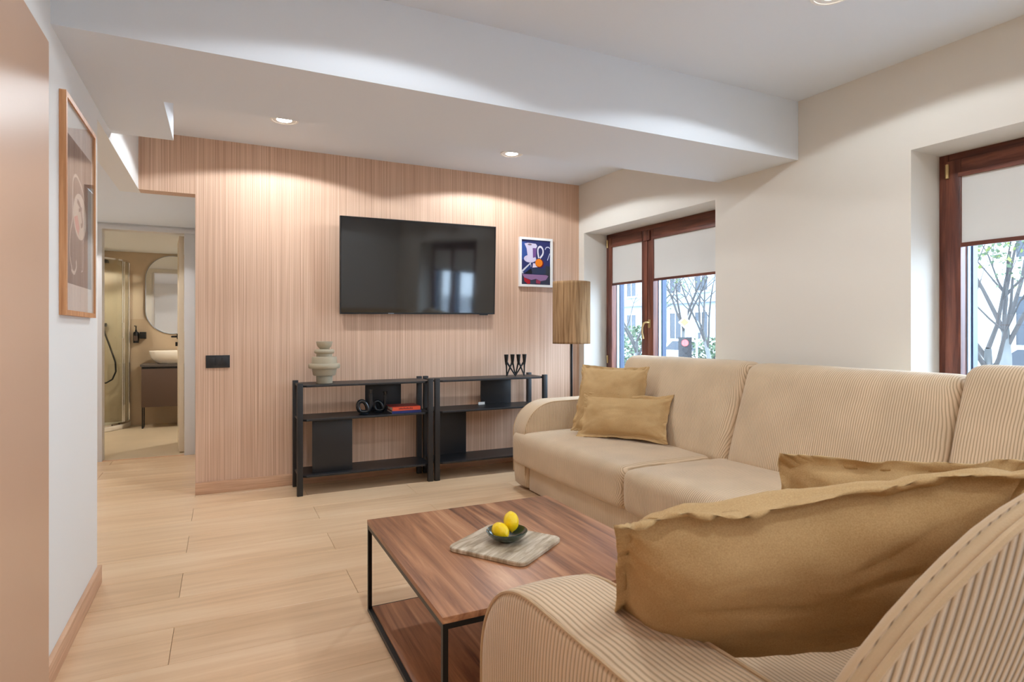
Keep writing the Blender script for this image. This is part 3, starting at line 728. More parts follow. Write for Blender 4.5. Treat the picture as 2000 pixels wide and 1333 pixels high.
pillow('cushion', (2.315, 3.60, 0.885), (2.555, 3.16, 0.885), (2.165, 3.53, 0.435), 0.14, 'square ochre linen cushion leaning in the far corner of the sofa', 'ochre linen cushions', seed=1, fold=0.5)
pillow('cushion', (2.25, 3.46, 0.70), (2.585, 2.93, 0.715), (2.10, 3.40, 0.415), 0.15, 'oblong ochre linen cushion in front of the square one at the far end', 'ochre linen cushions', seed=2, flange=0.028, bowl=0.09, fold=0.5, bend=0.008)
pillow('cushion', (0.530, 0.774, 0.838), (1.16, 0.490, 0.922), (0.690, 0.970, 0.530), 0.25, 'oblong ochre linen cushion in the foreground leaning on the near backrest', 'ochre linen cushions', seed=5, flange=0.030, skew=0.38, bend=0.012, far=0.5, crisp=0.42, fold=1.5)
pillow('cushion', (1.155, 0.985, 0.838), (1.64, 0.70, 0.828), (1.20, 1.02, 0.425), 0.12, 'ochre linen cushion standing behind the foreground cushion, partly hidden', 'ochre linen cushions', seed=4, flange=0.03)

# ================================================================== VENEER WALL ITEMS
tv = thing('television', (1.43, 4.56, 1.24), 'large flat black television hung on the striped veneer wall', 'television')
tilt, roll = math.radians(3.5), math.radians(-0.6)
TVW, TVH = 1.264, 0.729; tc_ = Vector((1.418, 4.545, 1.622))
Mt = Matrix.Translation(tc_) @ Matrix.Rotation(roll, 4, 'Y') @ Matrix.Rotation(tilt, 4, 'X')
def tvf(x, y, z): return Mt @ Vector((x, y, z))
boxes('housing', [(-TVW/2, TVW/2, 0.0, 0.022, -TVH/2, TVH/2), (-0.45, 0.45, 0.0225, 0.042, -0.30, 0.08)], tv_body, tv, f=tvf)
boxes('bezel', [(-TVW/2, TVW/2, -0.006, -0.0002, TVH/2-0.007, TVH/2), (-TVW/2, TVW/2, -0.006, -0.0002, -TVH/2, -TVH/2+0.012), (-TVW/2, -TVW/2+0.007, -0.006, -0.0002, -TVH/2+0.012, TVH/2-0.007), (TVW/2-0.007, TVW/2, -0.006, -0.0002, -TVH/2+0.012, TVH/2-0.007)], tv_body, tv, f=tvf)
boxes('screen', [(-TVW/2+0.007, TVW/2-0.007, -0.003, -0.0004, -TVH/2+0.012, TVH/2-0.007)], tv_screen, tv, f=tvf)
boxes('maker_plate', [(-0.27, -0.225, -0.0072, -0.0061, -TVH/2+0.003, -TVH/2+0.008)], galv, tv, f=tvf)
boxes('receiver', [(0.50, 0.57, -0.006, 0.01, -TVH/2-0.008, -TVH/2-0.0002)], tv_body, tv, f=tvf)
boxes('wall_bracket', [(1.2, 1.6, 4.600, YW-0.0005, 1.45, 1.72)], black_metal, tv)

sw = thing('wall_switch', (-0.03, YW, 0.92), 'black rectangular switch plate on the veneer wall beside the corridor opening', 'switch')
box('plate', -0.102, 0.047, YW-0.009, YW-0.0003, 0.868, 0.955, mat('switch_black', srgb(34, 34, 36), 0.45), sw, bevel=0.002)
for k in range(3): box('rocker', -0.083+k*0.038, -0.083+k*0.038+0.0365, YW-0.0125, YW-0.0093, 0.885, 0.938, black_wood, sw, bevel=0.001)

# flat prints: polygons in the unit square, painted in order on one sheet
def print_sheet(name, items, to, parent):
    V, F, fm, slots, idx = [], [], [], [], {}
    for k, (P, col) in enumerate(items):
        if col not in idx:
            idx[col] = len(slots); slots.append(mat('ink_%d_%d_%d' % col, srgb(*col), 0.7, spec=0.2, bump=(200, 0.0)))
        b = len(V); V += [to(u, v, 0.00025*k) for u, v in P]
        n = len(P)
        # ear-clip through bmesh later
        F.append(tuple(range(b, b+n))); fm.append(idx[col])
    o = mesh(name, V, F, None, parent, slots=slots, fm=fm)
    bm = bmesh.new(); bm.from_mesh(o.data); bmesh.ops.triangulate(bm, faces=bm.faces); bm.to_mesh(o.data); bm.free()
    return o
def ell(cx, cy, rx, ry, n=28, a0=0, a1=2*PI): return [(cx+rx*math.cos(a0+(a1-a0)*k/n), cy+ry*math.sin(a0+(a1-a0)*k/n)) for k in range(n)]
def stroke(P, w):
    L, R = [], []
    for i, p in enumerate(P):
        a = Vector(P[max(0, i-1)]); b = Vector(P[min(len(P)-1, i+1)]); t = (b-a).normalized(); nn = Vector((-t.y, t.x))*w/2
        L.append((p[0]+nn.x, p[1]+nn.y)); R.append((p[0]-nn.x, p[1]-nn.y))
    return L+R[::-1]
def smooth(P, n=6):
    R = []
    for i in range(len(P)-1):
        p0, p1, p2, p3 = [Vector(P[max(0, min(len(P)-1, i+d))]) for d in (-1, 0, 1, 2)]
        for k in range(n):
            t = k/n; R.append(tuple(0.5*((2*p1)+(p2-p0)*t+(2*p0-5*p1+4*p2-p3)*t*t+(3*p1-p0-3*p2+p3)*t**3)))
    R.append(tuple(P[-1])); return R
# small still life in a white frame
px0, px1, pz0, pz1 = 2.305, 2.632, 1.511, 1.940
p2 = thing('framed_picture', (2.47, 4.60, 1.51), 'small white framed still life with jug and orange on the veneer wall', 'picture')
fw = 0.020
boxes('frame', [(px0, px0+fw, 4.594, YW-0.0005, pz0, pz1), (px1-fw, px1, 4.594, YW-0.0005, pz0, pz1), (px0+fw, px1-fw, 4.594, YW-0.0005, pz1-fw, pz1), (px0+fw, px1-fw, 4.594, YW-0.0005, pz0, pz0+fw)], white_gloss, p2)
def to2(u, v, k): return (px0+fw+u*(px1-px0-2*fw), 4.606-k, pz0+fw+v*(pz1-pz0-2*fw))
box('backing', px0+fw, px1-fw, 4.607, YW-0.001, pz0+fw, pz1-fw, paper, p2)
print_sheet('print', [
    ([(0, 0), (1, 0), (1, 1), (0, 1)], (52, 56, 104)),
    ([(0, 0.55), (0.22, 0.55), (0.16, 0.95), (0, 0.95)], (58, 84, 150)),
    ([(0.72, 0.0), (1, 0), (1, 0.42), (0.85, 0.44), (0.80, 0.3)], (58, 60, 68)),
    ([(0, 0), (1, 0), (1, 0.16), (0, 0.2)], (60, 62, 80)),
    (ell(0.30, 0.575, 0.21, 0.085), (206, 196, 220)),
    ([(0.11, 0.91), (0.22, 0.93), (0.5, 0.92), (0.55, 0.87), (0.51, 0.82), (0.49, 0.68), (0.50, 0.54), (0.19, 0.52), (0.21, 0.66), (0.185, 0.80)], (214, 204, 226)),
    ([(0.39, 0.82), (0.52, 0.82), (0.50, 0.62), (0.40, 0.60)], (120, 84, 142)),
    (ell(0.29, 0.895, 0.07, 0.018), (128, 110, 120)),
    (stroke(smooth([(0.60, 0.60), (0.57, 0.72), (0.58, 0.82), (0.66, 0.86), (0.74, 0.80), (0.74, 0.70), (0.64, 0.60)]), 0.045), (226, 222, 232)),
    (stroke(smooth([(0.82, 0.80), (0.86, 0.85), (0.94, 0.86), (0.985, 0.83)]), 0.022), (210, 214, 236)),
    (stroke([(0.985, 0.72), (0.90, 0.56)], 0.022), (210, 214, 236)),
    ([(0, 0.30), (0.32, 0.50), (0.34, 0.40), (0.06, 0.24), (0, 0.25)], (206, 206, 216)),
    ([(0.04, 0.27), (0.31, 0.46), (0.33, 0.38), (0.10, 0.245)], (48, 62, 112)),
    ([(0.10, 0.24), (0.34, 0.36), (0.38, 0.24)], (26, 28, 34)),
    ([(0.38, 0.38), (0.62, 0.40), (0.62, 0.47), (0.40, 0.48)], (224, 206, 222)),
    ([(0.36, 0.24), (0.84, 0.24), (0.84, 0.37), (0.38, 0.37)], (52, 60, 84)),
    (ell(0.62, 0.485, 0.145, 0.098), (120, 30, 22)),
    (ell(0.60, 0.495, 0.125, 0.088), (240, 130, 30)),
    ([(0.02, 0.225), (0.86, 0.225), (0.93, 0.2), (0.84, 0.11), (0.66, 0.08), (0.50, 0.13), (0.34, 0.10), (0.10, 0.15)], (146, 112, 150)),
    ([(0.08, 0.155), (0.30, 0.095), (0.30, 0.02), (0.22, 0.01), (0.10, 0.07)], (170, 34, 44)),
    ([(0.50, 0.12), (0.66, 0.08), (0.64, 0.02), (0.50, 0.03)], (150, 60, 84)),
], to2, p2)
# oak framed print on the left wall
p1 = thing('framed_picture', (XL, 2.76, 1.175), 'oak framed abstract line drawing print on the white left wall', 'picture')
ly0, ly1, lz0, lz1, lx = 2.490, 3.020, 1.177, 1.945, -0.478
fw = 0.018
boxes('frame', [(XL+0.0005, lx, ly0, ly0+fw, lz0, lz1), (XL+0.0005, lx, ly1-fw, ly1, lz0, lz1), (XL+0.0005, lx, ly0+fw, ly1-fw, lz1-fw, lz1), (XL+0.0005, lx, ly0+fw, ly1-fw, lz0, lz0+fw)], oak_frame, p1)
box('mat_board', XL+0.001, lx-0.011, ly0+fw, ly1-fw, lz0+fw, lz1-fw, white_gloss, p1)
def to1(u, v, k): return (lx-0.0105+k, ly0+0.035+u*(ly1-ly0-0.07), lz0+0.115+v*(lz1-lz0-0.24))
print_sheet('print', [
    ([(0, 0), (1, 0), (1, 1), (0, 1)], (92, 86, 92)),
    ([(0, 0), (1, 0), (1, 0.55), (0, 0.62)], (92, 98, 112)),
    (ell(0.52, 0.50, 0.25, 0.165), (222, 216, 206)),
    ([(0.30, 0.47), (0.42, 0.50), (0.50, 0.42), (0.46, 0.36), (0.36, 0.40)], (226, 160, 158)),
    (stroke(smooth([(0.20, 0.10), (0.30, 0.08), (0.38, 0.13), (0.36, 0.17)]), 0.025), (226, 220, 212)),
    (stroke(smooth([(0.22, 0.10), (0.14, 0.20), (0.16, 0.34), (0.24, 0.46), (0.24, 0.60), (0.26, 0.72), (0.38, 0.77), (0.58, 0.72), (0.68, 0.64)]), 0.022), (216, 208, 198)),
    (stroke(smooth([(0.40, 0.60), (0.50, 0.58), (0.56, 0.53), (0.60, 0.46), (0.54, 0.44)]), 0.035), (84, 84, 100)),
    (stroke([(0.46, 0.54), (0.58, 0.57)], 0.025), (84, 84, 100)),
    (stroke([(0.62, 0.36), (0.61, 0.12), (0.56, 0.11)], 0.016), (206, 204, 206)),
], to1, p1)
box('glazing', lx-0.0045, lx-0.003, ly0+fw, ly1-fw, lz0+fw, lz1-fw, glass_mat('picture_glass', (1, 1, 1, 1), 1.5), p1)

# ---- shelf units
def shelf_unit(x0, label, lower, upper):
    x1 = x0+0.962; ya, yb = 4.262, 4.575
    t = thing('shelf_unit', ((x0+x1)/2, 4.42, 0), label, 'shelf unit', 'low black shelf units')
    for x in (x0, x1-0.038):
        for y in (ya, yb-0.032):
            box('post', x, x+0.038, y, y+0.032, 0, 0.768, black_wood, t, bevel=0.003)
    c = 0.05
    for z in (0.120, 0.505, 0.738):
        a, b, p, q2 = x0+0.012, x1-0.012, ya+0.008, yb-0.008
        P = [(a+c, p), (b-c, p), (b, p+c*0.8), (b, q2-c*0.8), (b-c, q2), (a+c, q2), (a, q2-c*0.8), (a, p+c*0.8)]
        plate('shelf', P, z, z+0.014, black_wood, t, bev=0.002)
        # crossbar carrying the board at each end
    for (xa, xb2, yy, za, zb2) in (lower, upper):
        box('back_panel', xa, xb2, yy, yy+0.012, za, zb2, black_wood, t, bevel=0.001)
    return t
shelf_unit(0.455, 'left low black shelf unit under the television with vase and books', (0.562, 0.836, 4.335, 0.1345, 0.5045), (0.975, 1.250, 4.55, 0.5195, 0.7375))
shelf_unit(1.432, 'right low black shelf unit under the television beside the floor lamp', (1.512, 1.785, 4.53, 0.1345, 0.5045), (1.925, 2.20, 4.55, 0.5195, 0.7375))
# vase
vz = 0.7525
o = lathe('vase', [(0.0, 0), (0.055, 0), (0.056, 0.003), (0.056, 0.054), (0.074, 0.0555), (0.078, 0.062), (0.085, 0.100), (0.086, 0.104), (0.104, 0.106), (0.108, 0.112), (0.108, 0.134), (0.105, 0.139), (0.087, 0.141), (0.086, 0.180), (0.083, 0.187),
                   (0.055, 0.189), (0.054, 0.210), (0.062, 0.2115), (0.069, 0.220), (0.069, 0.232), (0.062, 0.241), (0.030, 0.243), (0.034, 0.247), (0.049, 0.264), (0.056, 0.292), (0.0555, 0.297), (0.050, 0.297), (0.044, 0.27), (0.028, 0.256), (0.0, 0.254)], (0, 0, 0), clay, n=56, autosmooth=40)
o.location = (0.655, 4.415, vz)
tag(o, 'stacked greige ceramic vase of discs and bowls on the left shelf unit', 'vase')
# books
def book(x0, x1, y0, y1, z, h, cov, label, cov2=None, spine_text=False):
    t = thing('book', ((x0+x1)/2, (y0+y1)/2, z), label, 'book', 'books on the left shelf unit')
    boxes('cover', [(x0, x1, y0, y1, z, z+0.0022), (x0, x1, y0, y1, z+h-0.0022, z+h), (x0, x1, y0, y0+0.0025, z+0.0022, z+h-0.0022)], cov, t)
    box('pages', x0+0.003, x1-0.003, y0+0.003, y1-0.002, z+0.0024, z+h-0.0024, paper, t)
    return t
book(1.115, 1.335, 4.300, 4.46, 0.5195, 0.018, navy, 'navy paperback lying under the orange book')
bk = book(1.118, 1.330, 4.302, 4.455, 0.538, 0.027, orange, 'orange book lying on top of the navy one')
boxes('title', [(1.165+0.012*k, 1.174+0.012*k, 4.3013, 4.3019, 0.547, 0.556+0.003*(k % 2)) for k in range(9)], darkred, bk)
bk2 = book(1.105, 1.322, 4.312, 4.46, 0.5655, 0.004, darkred, 'thin dark red booklet on top of the book pile')
# looped candle holders on the middle shelf
def loop_holder(x, y, z, s, label):
    t = thing('candle_holder', (x, y, z), label, 'candle holder', 'looped black candle holders')
    P = [(0.052, 0.0, 0.150), (0.052, 0.0, 0.105), (0.050, 0, 0.06), (0.036, 0, 0.022), (0.006, 0, 0.016), (-0.030, 0, 0.022), (-0.044, 0, 0.055), (-0.038, 0, 0.09), (-0.012, 0, 0.100), (0.012, 0, 0.085), (0.026, 0, 0.05), (0.030, 0, 0.024)]
    cs = smooth([Vector(p) for p in P], 5) if False else None
    Q = []
    for i in range(len(P)-1):
        for k in range(5): Q.append(Vector(P[i]).lerp(Vector(P[i+1]), k/5))
    Q.append(Vector(P[-1]))
    for _ in range(6): Q = [Q[0]]+[(Q[i-1]+Q[i]*2+Q[i+1])/4 for i in range(1, len(Q)-1)]+[Q[-1]]
    tube('loop', [Vector((x, y, z))+Vector((p.x*s, p.y, p.z)) for p in Q], 0.0145, glz, t, n=10)
    lathe('cup', [(0.012, 0.0), (0.013, 0.012), (0.018, 0.03), (0.0185, 0.036), (0.012, 0.036), (0.011, 0.02)], (x+0.052*s, y, z+0.145), glz, t, n=20)
    lathe('foot', [(0.0, 0.0), (0.036, 0.0), (0.038, 0.004), (0.030, 0.012), (0.0, 0.012)], (x, y, z+0.0005), glz, t, n=24)
    return t
glz = mat('black_glaze', srgb(26, 30, 36), 0.22, spec=0.6)
loop_holder(0.922, 4.36, 0.5195, 1.0, 'black looped candle holder on the left, taller arm up, left shelf unit')
o = loop_holder(1.050, 4.43, 0.5195, 0.9, 'second black looped candle holder, nearer the books, left shelf unit')
o.scale = (1, 1, 0.85)
# four-cup wire candle holder on the right unit
t = thing('candelabra', (2.165, 4.40, 0.7525), 'black metal candle holder of crossed rods with four cups on the right shelf unit', 'candle holder')
cups = [(-0.080, 0.0), (-0.018, 0.012), (0.026, -0.012), (0.086, 0.0)]
feet = [(-0.070, 0.012), (0.003, 0.0), (0.078, -0.012)]
zt_, zf = 0.7525+0.125, 0.7525+0.005
def cp(k): return Vector((2.165+cups[k][0], 4.40+cups[k][1], zt_))
def ft(k): return Vector((2.165+feet[k][0], 4.40+feet[k][1], zf))
for a, b in ((0, 0), (1, 0), (0, 1), (1, 1), (2, 1), (3, 1), (2, 2), (3, 2)):   # crossing pairs
    tube('rod', [cp(a), cp(a).lerp(ft(b), 0.5), ft(b)], [0.009, 0.0062, 0.0062], black_metal, t, n=8)
for k in range(4):
    lathe('cup', [(0.008, -0.03), (0.013, 0.0), (0.019, 0.055), (0.015, 0.055), (0.010, 0.02)], (cp(k).x, cp(k).y, zt_), black_metal, t, n=18)
# small card on the right shelf
t = boxes('card', [(1.888, 1.945, 4.518, 4.521, 0.5195, 0.541)], white_gloss)
tag(t, 'tiny white card propped against the back panel of the right shelf unit', 'card')

# ---- floor lamp
lx_, ly_ = 2.645, 4.30
lp = thing('floor_lamp', (lx_, ly_, 0), 'floor lamp with tall natural jute drum shade behind the sofa arm', 'lamp')
lathe('base', [(0.0, 0.0), (0.13, 0.0), (0.135, 0.006), (0.13, 0.014), (0.02, 0.018), (0.0, 0.018)], (lx_, ly_, 0.0005), black_metal, lp, n=40)
tube('pole', [(lx_, ly_, 0.015), (lx_, ly_, 1.25)], 0.0105, black_metal, lp, n=14)
# the shade is wound with cords: ribbed wall with single thickness
NR = 96
prof = []
V, F = [], []
NS = 26
for i in range(NS+1):
    z = 1.018+0.520*i/NS
    for k in range(NR*3):
        a = 2*PI*k/(NR*3); rr = 0.156+0.0022*math.cos(NR*a)+0.0012*noise.noise(Vector((math.cos(a)*14, math.sin(a)*14, z*3)))
        V.append((lx_+rr*math.cos(a), ly_+rr*math.sin(a), z))
M = NR*3
for i in range(NS+1):
    z = 1.018+0.520*(NS-i)/NS
    for k in range(M):
        a = 2*PI*k/M; V.append((lx_+0.150*math.cos(a), ly_+0.150*math.sin(a), z))
for i in range(2*NS+1):
    for k in range(M): F.append((i*M+k, i*M+(k+1) % M, (i+1)*M+(k+1) % M, (i+1)*M+k))
for k in range(M): F.append(((2*NS+1)*M+k, (2*NS+1)*M+(k+1) % M, (k+1) % M, k))
mesh('lamp_shade', V, F, jute, lp, smooth=True)
boxes('shade_spider', [(lx_-0.149, lx_+0.149, ly_-0.003, ly_+0.003, 1.238, 1.244), (lx_-0.003, lx_+0.003, ly_-0.149, ly_+0.149, 1.2445, 1.2505)], black_metal, lp)
lathe('bulb', [(0.0, 0.0), (0.018, 0.004), (0.03, 0.03), (0.028, 0.05), (0.014, 0.075), (0.0, 0.08)], (lx_, ly_, 1.252), ceramic, lp, n=18)

# ================================================================== BATHROOM ITEMS
vn = thing('vanity_cabinet', (-0.45, 8.2, 0), 'taupe vanity cabinet on black loop legs in the bathroom', 'cabinet')
vx0, vx1, vy0, vy1 = -0.846, -0.05, 7.985, 8.376
box('body', vx0+0.012, vx1, vy0+0.01, vy1, 0.25, 0.715, taupe, vn)
box('drawer_front', vx0+0.012, vx1, vy0, vy0+0.0095, 0.25, 0.690, taupe, vn, bevel=0.001)
box('countertop', vx0, vx1+0.01, vy0-0.008, vy1, 0.7155, 0.742, mat('dark_counter', srgb(84, 76, 70), 0.4), vn)
boxes('shadow_gap', [(vx0+0.02, vx1, vy0+0.002, vy0+0.0095, 0.6905, 0.7145)], black_metal, vn)  # dark strip standing in for the shade of the recess
for x in (vx0+0.013, vx1-0.03):
    boxes('leg', [(x, x+0.012, vy0+0.03, vy0+0.045, 0.003, 0.25), (x, x+0.012, vy0+0.20, vy0+0.215, 0.003, 0.25), (x, x+0.012, vy0+0.045, vy0+0.20, 0.003, 0.018)], black_metal, vn)
o = lathe('washbasin', [(0.0, 0.0), (0.13, 0.0), (0.16, 0.02), (0.19, 0.07), (0.205, 0.145), (0.203, 0.15), (0.197, 0.148), (0.18, 0.08), (0.14, 0.035), (0.0, 0.03)], (0, 0, 0), ceramic, n=48, sx=1.35, sy=0.88)
o.location = (-0.50, 8.165, 0.7425); tag(o, 'oval white countertop washbasin on the bathroom vanity', 'washbasin')
t = thing('tap', (-0.30, 8.33, 0.742), 'black basin tap behind the washbasin', 'tap')
tube('spout', [(-0.27, 8.362, 0.742), (-0.27, 8.362, 1.02), (-0.275, 8.345, 1.045), (-0.30, 8.25, 1.045)], 0.012, black_metal, t)
# mirror
def pill(cx, cz, w2, h2, n=20):
    P = []
    for k in range(n+1): a = PI*k/n; P.append((cx+w2*math.cos(a), cz+h2-w2+w2*math.sin(a)))
    for k in range(n+1): a = PI+PI*k/n; P.append((cx+w2*math.cos(a), cz-h2+w2+w2*math.sin(a)))
    return P
t = thing('mirror', (-0.53, 8.389, 1.1), 'pill shaped mirror above the bathroom washbasin', 'mirror')
P = pill(-0.545, 1.568, 0.285, 0.475); n = len(P)
V = [(x, 8.365, z) for x, z in P]+[(x, 8.3775, z) for x, z in P]
mesh('mirror_glass', V, [tuple(range(n)), tuple(range(n, 2*n))[::-1]]+[(k, k+n, (k+1) % n+n, (k+1) % n) for k in range(n)], mirror_m, t)
tube('rim', [(x, 8.366, z) for x, z in P], 0.004, galv, t, n=6, closed=True)
# soap bottle and cup on the wall
t = thing('soap_dispenser', (-0.925, 8.34, 0.98), 'black pump soap bottle held on the bathroom wall', 'soap bottle')
lathe('bottle', [(0.0, 0.0), (0.029, 0.0), (0.030, 0.006), (0.030, 0.115), (0.024, 0.13), (0.010, 0.135), (0.010, 0.155), (0.0, 0.156)], (-0.925, 8.34, 0.985), black_metal, t, n=24)
boxes('label', [(-0.945, -0.905, 8.3085, 8.3095, 1.01, 1.07)], taupe, t)
tube('pump', [(-0.925, 8.34, 1.14), (-0.925, 8.34, 1.185), (-0.935, 8.305, 1.185)], 0.006, black_metal, t)
boxes('wall_clip', [(-0.935, -0.915, 8.36, 8.3895, 1.04, 1.05)], black_metal, t)
t = thing('toothbrush_cup', (-0.85, 8.34, 1.03), 'square black cup on the wall beside the soap bottle', 'cup')
box('cup', -0.885, -0.822, 8.30, 8.377, 1.035, 1.115, black_metal, t, bevel=0.004)
# shower
sh = thing('shower_enclosure', (-1.4, 7.9, 0), 'quarter round glass shower enclosure with chrome profiles', 'shower')
cx_, cy_, rs = -1.60, 8.37, 0.60
box('tray', -1.88, -1.62, 7.70, 8.385, 0.003, 0.05, ceramic, sh)
def arc(r, a0, a1, n=18): return [(cx_+r*math.cos(a0+(a1-a0)*k/n), cy_+r*math.sin(a0+(a1-a0)*k/n)) for k in range(n+1)]
A = arc(rs+0.02, 0, -PI/2)
P = [(cx_, cy_)]+A
plate('tray_front', P, 0.003, 0.055, ceramic, sh, bev=0.004)
def curved(name, r, th, a0, a1, z0, z1, m, parent):
    I, O = arc(r, a0, a1), arc(r+th, a0, a1); n = len(I); V = [(x, y, z0) for x, y in I]+[(x, y, z0) for x, y in O]+[(x, y, z1) for x, y in I]+[(x, y, z1) for x, y in O]
    F = []
    for k in range(n-1):
        F += [(k, k+1, n+k+1, n+k), (2*n+k, 3*n+k, 3*n+k+1, 2*n+k+1), (k, 2*n+k, 2*n+k+1, k+1), (n+k, n+k+1, 3*n+k+1, 3*n+k)]
    F += [(0, n, 3*n, 2*n), (n-1, 3*n-1, 4*n-1, 2*n-1)]
    return mesh(name, V, F, m, parent, smooth=True, autosmooth=40)
curved('glass_panel', rs, 0.006, -0.02, -PI/2+0.02, 0.075, 1.93, shower_glass, sh)
curved('rail', rs-0.008, 0.022, 0, -PI/2, 0.056, 0.076, chrome, sh)
curved('rail', rs-0.008, 0.022, 0, -PI/2, 1.93, 1.95, chrome, sh)
for a in (-0.015, -0.30, -0.36, -PI/2):
    x, y = cx_+(rs+0.003)*math.cos(a), cy_+(rs+0.003)*math.sin(a)
    tube('profile', [(x, y, 0.076), (x, y, 1.93)], 0.012 if a > -0.1 else 0.009, chrome, sh, n=10)
a = -0.40; x, y = cx_+(rs+0.03)*math.cos(a), cy_+(rs+0.03)*math.sin(a)
tube('handle', [(x-0.02, y, 1.04), (x, y, 1.04), (x, y, 1.22), (x-0.02, y, 1.22)], 0.005, chrome, sh, n=8)
t = thing('shower_set', (-1.27, 8.36, 1.3), 'black hand shower with hose and rail inside the shower', 'shower')
tube('rail', [(-1.30, 8.35, 1.08), (-1.30, 8.35, 1.42)], 0.011, black_metal, t)
boxes('bracket', [(-1.318, -1.22, 8.33, 8.389, 1.18, 1.22)], black_metal, t, bevel=0.004)
tube('hose', [(-1.255, 8.34, 1.22), (-1.235, 8.335, 1.10), (-1.18, 8.33, 0.93), (-1.13, 8.33, 0.76), (-1.125, 8.33, 0.65), (-1.16, 8.33, 0.56), (-1.22, 8.33, 0.52), (-1.30, 8.33, 0.515)], 0.009, black_metal, t)
boxes('head', [(-1.40, -1.20, 8.27, 8.389, 1.925, 1.955)], black_metal, t, bevel=0.004)

# ================================================================== OUTSIDE
struct(box('floor_street', 3.7, 60, -30, 70, -0.75, -0.6, asphalt), 'pale street and pavement outside')
def facade(x, y0, y1, h, label, m, floors, ox=0):
    b = thing('building', (x, (y0+y1)/2, -0.6), label, 'building', None)
    box('wall', x, x+6, y0, y1, -0.6, h, m, b)
    pitch = 2.1; n = int((y1-y0)/pitch)
    for k in range(n):
        for fz in floors:
            yc = y0+pitch*(k+0.5)
            wf = boxes('window', [(x-0.05, x-0.001, yc-0.55, yc-0.48, fz, fz+1.5), (x-0.05, x-0.001, yc+0.48, yc+0.55, fz, fz+1.5), (x-0.05, x-0.001, yc-0.55, yc+0.55, fz+1.5, fz+1.58), (x-0.12, x-0.001, yc-0.65, yc+0.65, fz-0.1, fz), (x-0.045, x-0.002, yc-0.03, yc+0.03, fz, fz+1.5)], facade_m, b)
            boxes('pane', [(x-0.02, x-0.005, yc-0.48, yc+0.48, fz, fz+1.5)], win_dark, wf)
    boxes('cornice', [(x-0.18, x-0.001, y0, y1, 2.75, 2.9), (x-0.1, x-0.001, y0, y1, 0.1, 0.2)], m, b)
    return b
facade(24, 20, 33, 14, 'pale grey apartment building across the street beyond the first window', facade_b, (0.7, 3.4))
facade(26, 33.5, 44, 16, 'cream apartment building further along the street', facade_m, (0.7, 3.4))
facade(22, 4, 17, 12, 'white low building across the street beyond the second window', facade_m, (0.7, 3.4))
def tree(x, y, h, r, label, seed, lean=(0, 0), leaves=60, m=bark, spread=1.0, zfork=1.0):
    rnd = random.Random(seed)
    t = thing('tree', (x, y, -0.6), label, 'tree', None)
    V, F = [], []; tips = []
    def add(P, R):
        v, f = tube_vf(P, R, 6, cap=False); k = len(V); V.extend(v); F.extend(tuple(i+k for i in q) for q in f)
    def grow(p, d, L, rad, depth):
        P = [p]; R = [rad]; q = p.copy(); dd = d.copy()
        for i in range(4):
            dd = (dd+Vector((rnd.uniform(-1, 1), rnd.uniform(-1, 1), rnd.uniform(-0.4, 0.7)))*0.16).normalized()
            q = q+dd*L/4; P.append(q.copy()); R.append(rad*(1-0.14*(i+1)))
        add(P, R)
        tips.append(q.copy())
        if depth == 0: return
        for k in range(rnd.choice((2, 3, 3))):
            s = rnd.choice((2, 3, 4)); a = rnd.uniform(0, 2*PI)
            nd = (dd*0.75+Vector((math.cos(a), math.sin(a), rnd.uniform(-0.1, 0.5)))*0.75*spread).normalized()
            grow(P[s], nd, L*rnd.uniform(0.6, 0.8), R[s]*0.60, depth-1)
    base = Vector((x, y, -0.6)); d0 = Vector((lean[0], lean[1], 1)).normalized()
    trunk = [base+d0*(zfork+0.6)*k/3 for k in range(4)]
    tv_, tf_ = tube_vf(trunk, [r*1.15, r, r*0.85, r*0.5], 10)
    mesh('trunk', tv_, tf_, bark_pale, t, smooth=True)
    top = trunk[-1]
    for k in range(4):
        a = k*PI/2+rnd.uniform(-0.4, 0.4)
        grow(top-d0*0.15*k, (d0*1.1+Vector((math.cos(a), math.sin(a), 0))*0.55).normalized(), h*0.30, r*0.42, 4)
    mesh('branches', V, F, m, t, smooth=True)
    LV, LF, fm = [], [], []
    for k in range(leaves):
        c = rnd.choice(tips)+Vector((rnd.uniform(-.15, .15), rnd.uniform(-.15, .15), rnd.uniform(-.15, .15)))
        a = Vector((rnd.uniform(-1, 1), rnd.uniform(-1, 1), rnd.uniform(-1, 1))).normalized()*rnd.uniform(0.014, 0.034)
        b = a.cross(Vector((rnd.uniform(-1, 1), rnd.uniform(-1, 1), rnd.uniform(-1, 1)))).normalized()*a.length*0.8
        i = len(LV); LV += [c-a, c+b-a*0.3, c+a*0.5+b*0.5, c+a*1.2, c+a*0.5-b*0.5, c-b-a*0.3]; LF.append((i, i+1, i+2, i+3, i+4, i+5)); fm.append(rnd.choice((0, 0, 1)))
    lo = mesh('leaves', LV, LF, None, t, slots=[foliage_m, leaf_y], fm=fm); lo['kind'] = 'stuff'
    return t
tree(8.62, 11.15, 4.4, 0.065, 'pale trunked street tree seen through the left pane of the first window', 3, leaves=700, zfork=0.9)
tree(9.5, 9.4, 4.8, 0.06, 'leaning bare tree seen through the right pane of the first window', 11, lean=(-0.1, 0.22), leaves=300, zfork=1.2)
tree(8.85, 4.22, 4.6, 0.075, 'leafy street tree close outside the second window', 21, leaves=5200, zfork=0.9)
tree(13.5, 15.0, 7.0, 0.10, 'further bare tree across the pavement beyond the first window', 31, leaves=400, zfork=1.4)
tree(14.5, 6.6, 7.0, 0.12, 'further leafy tree across the street beyond the second window', 41, leaves=900, zfork=1.2)
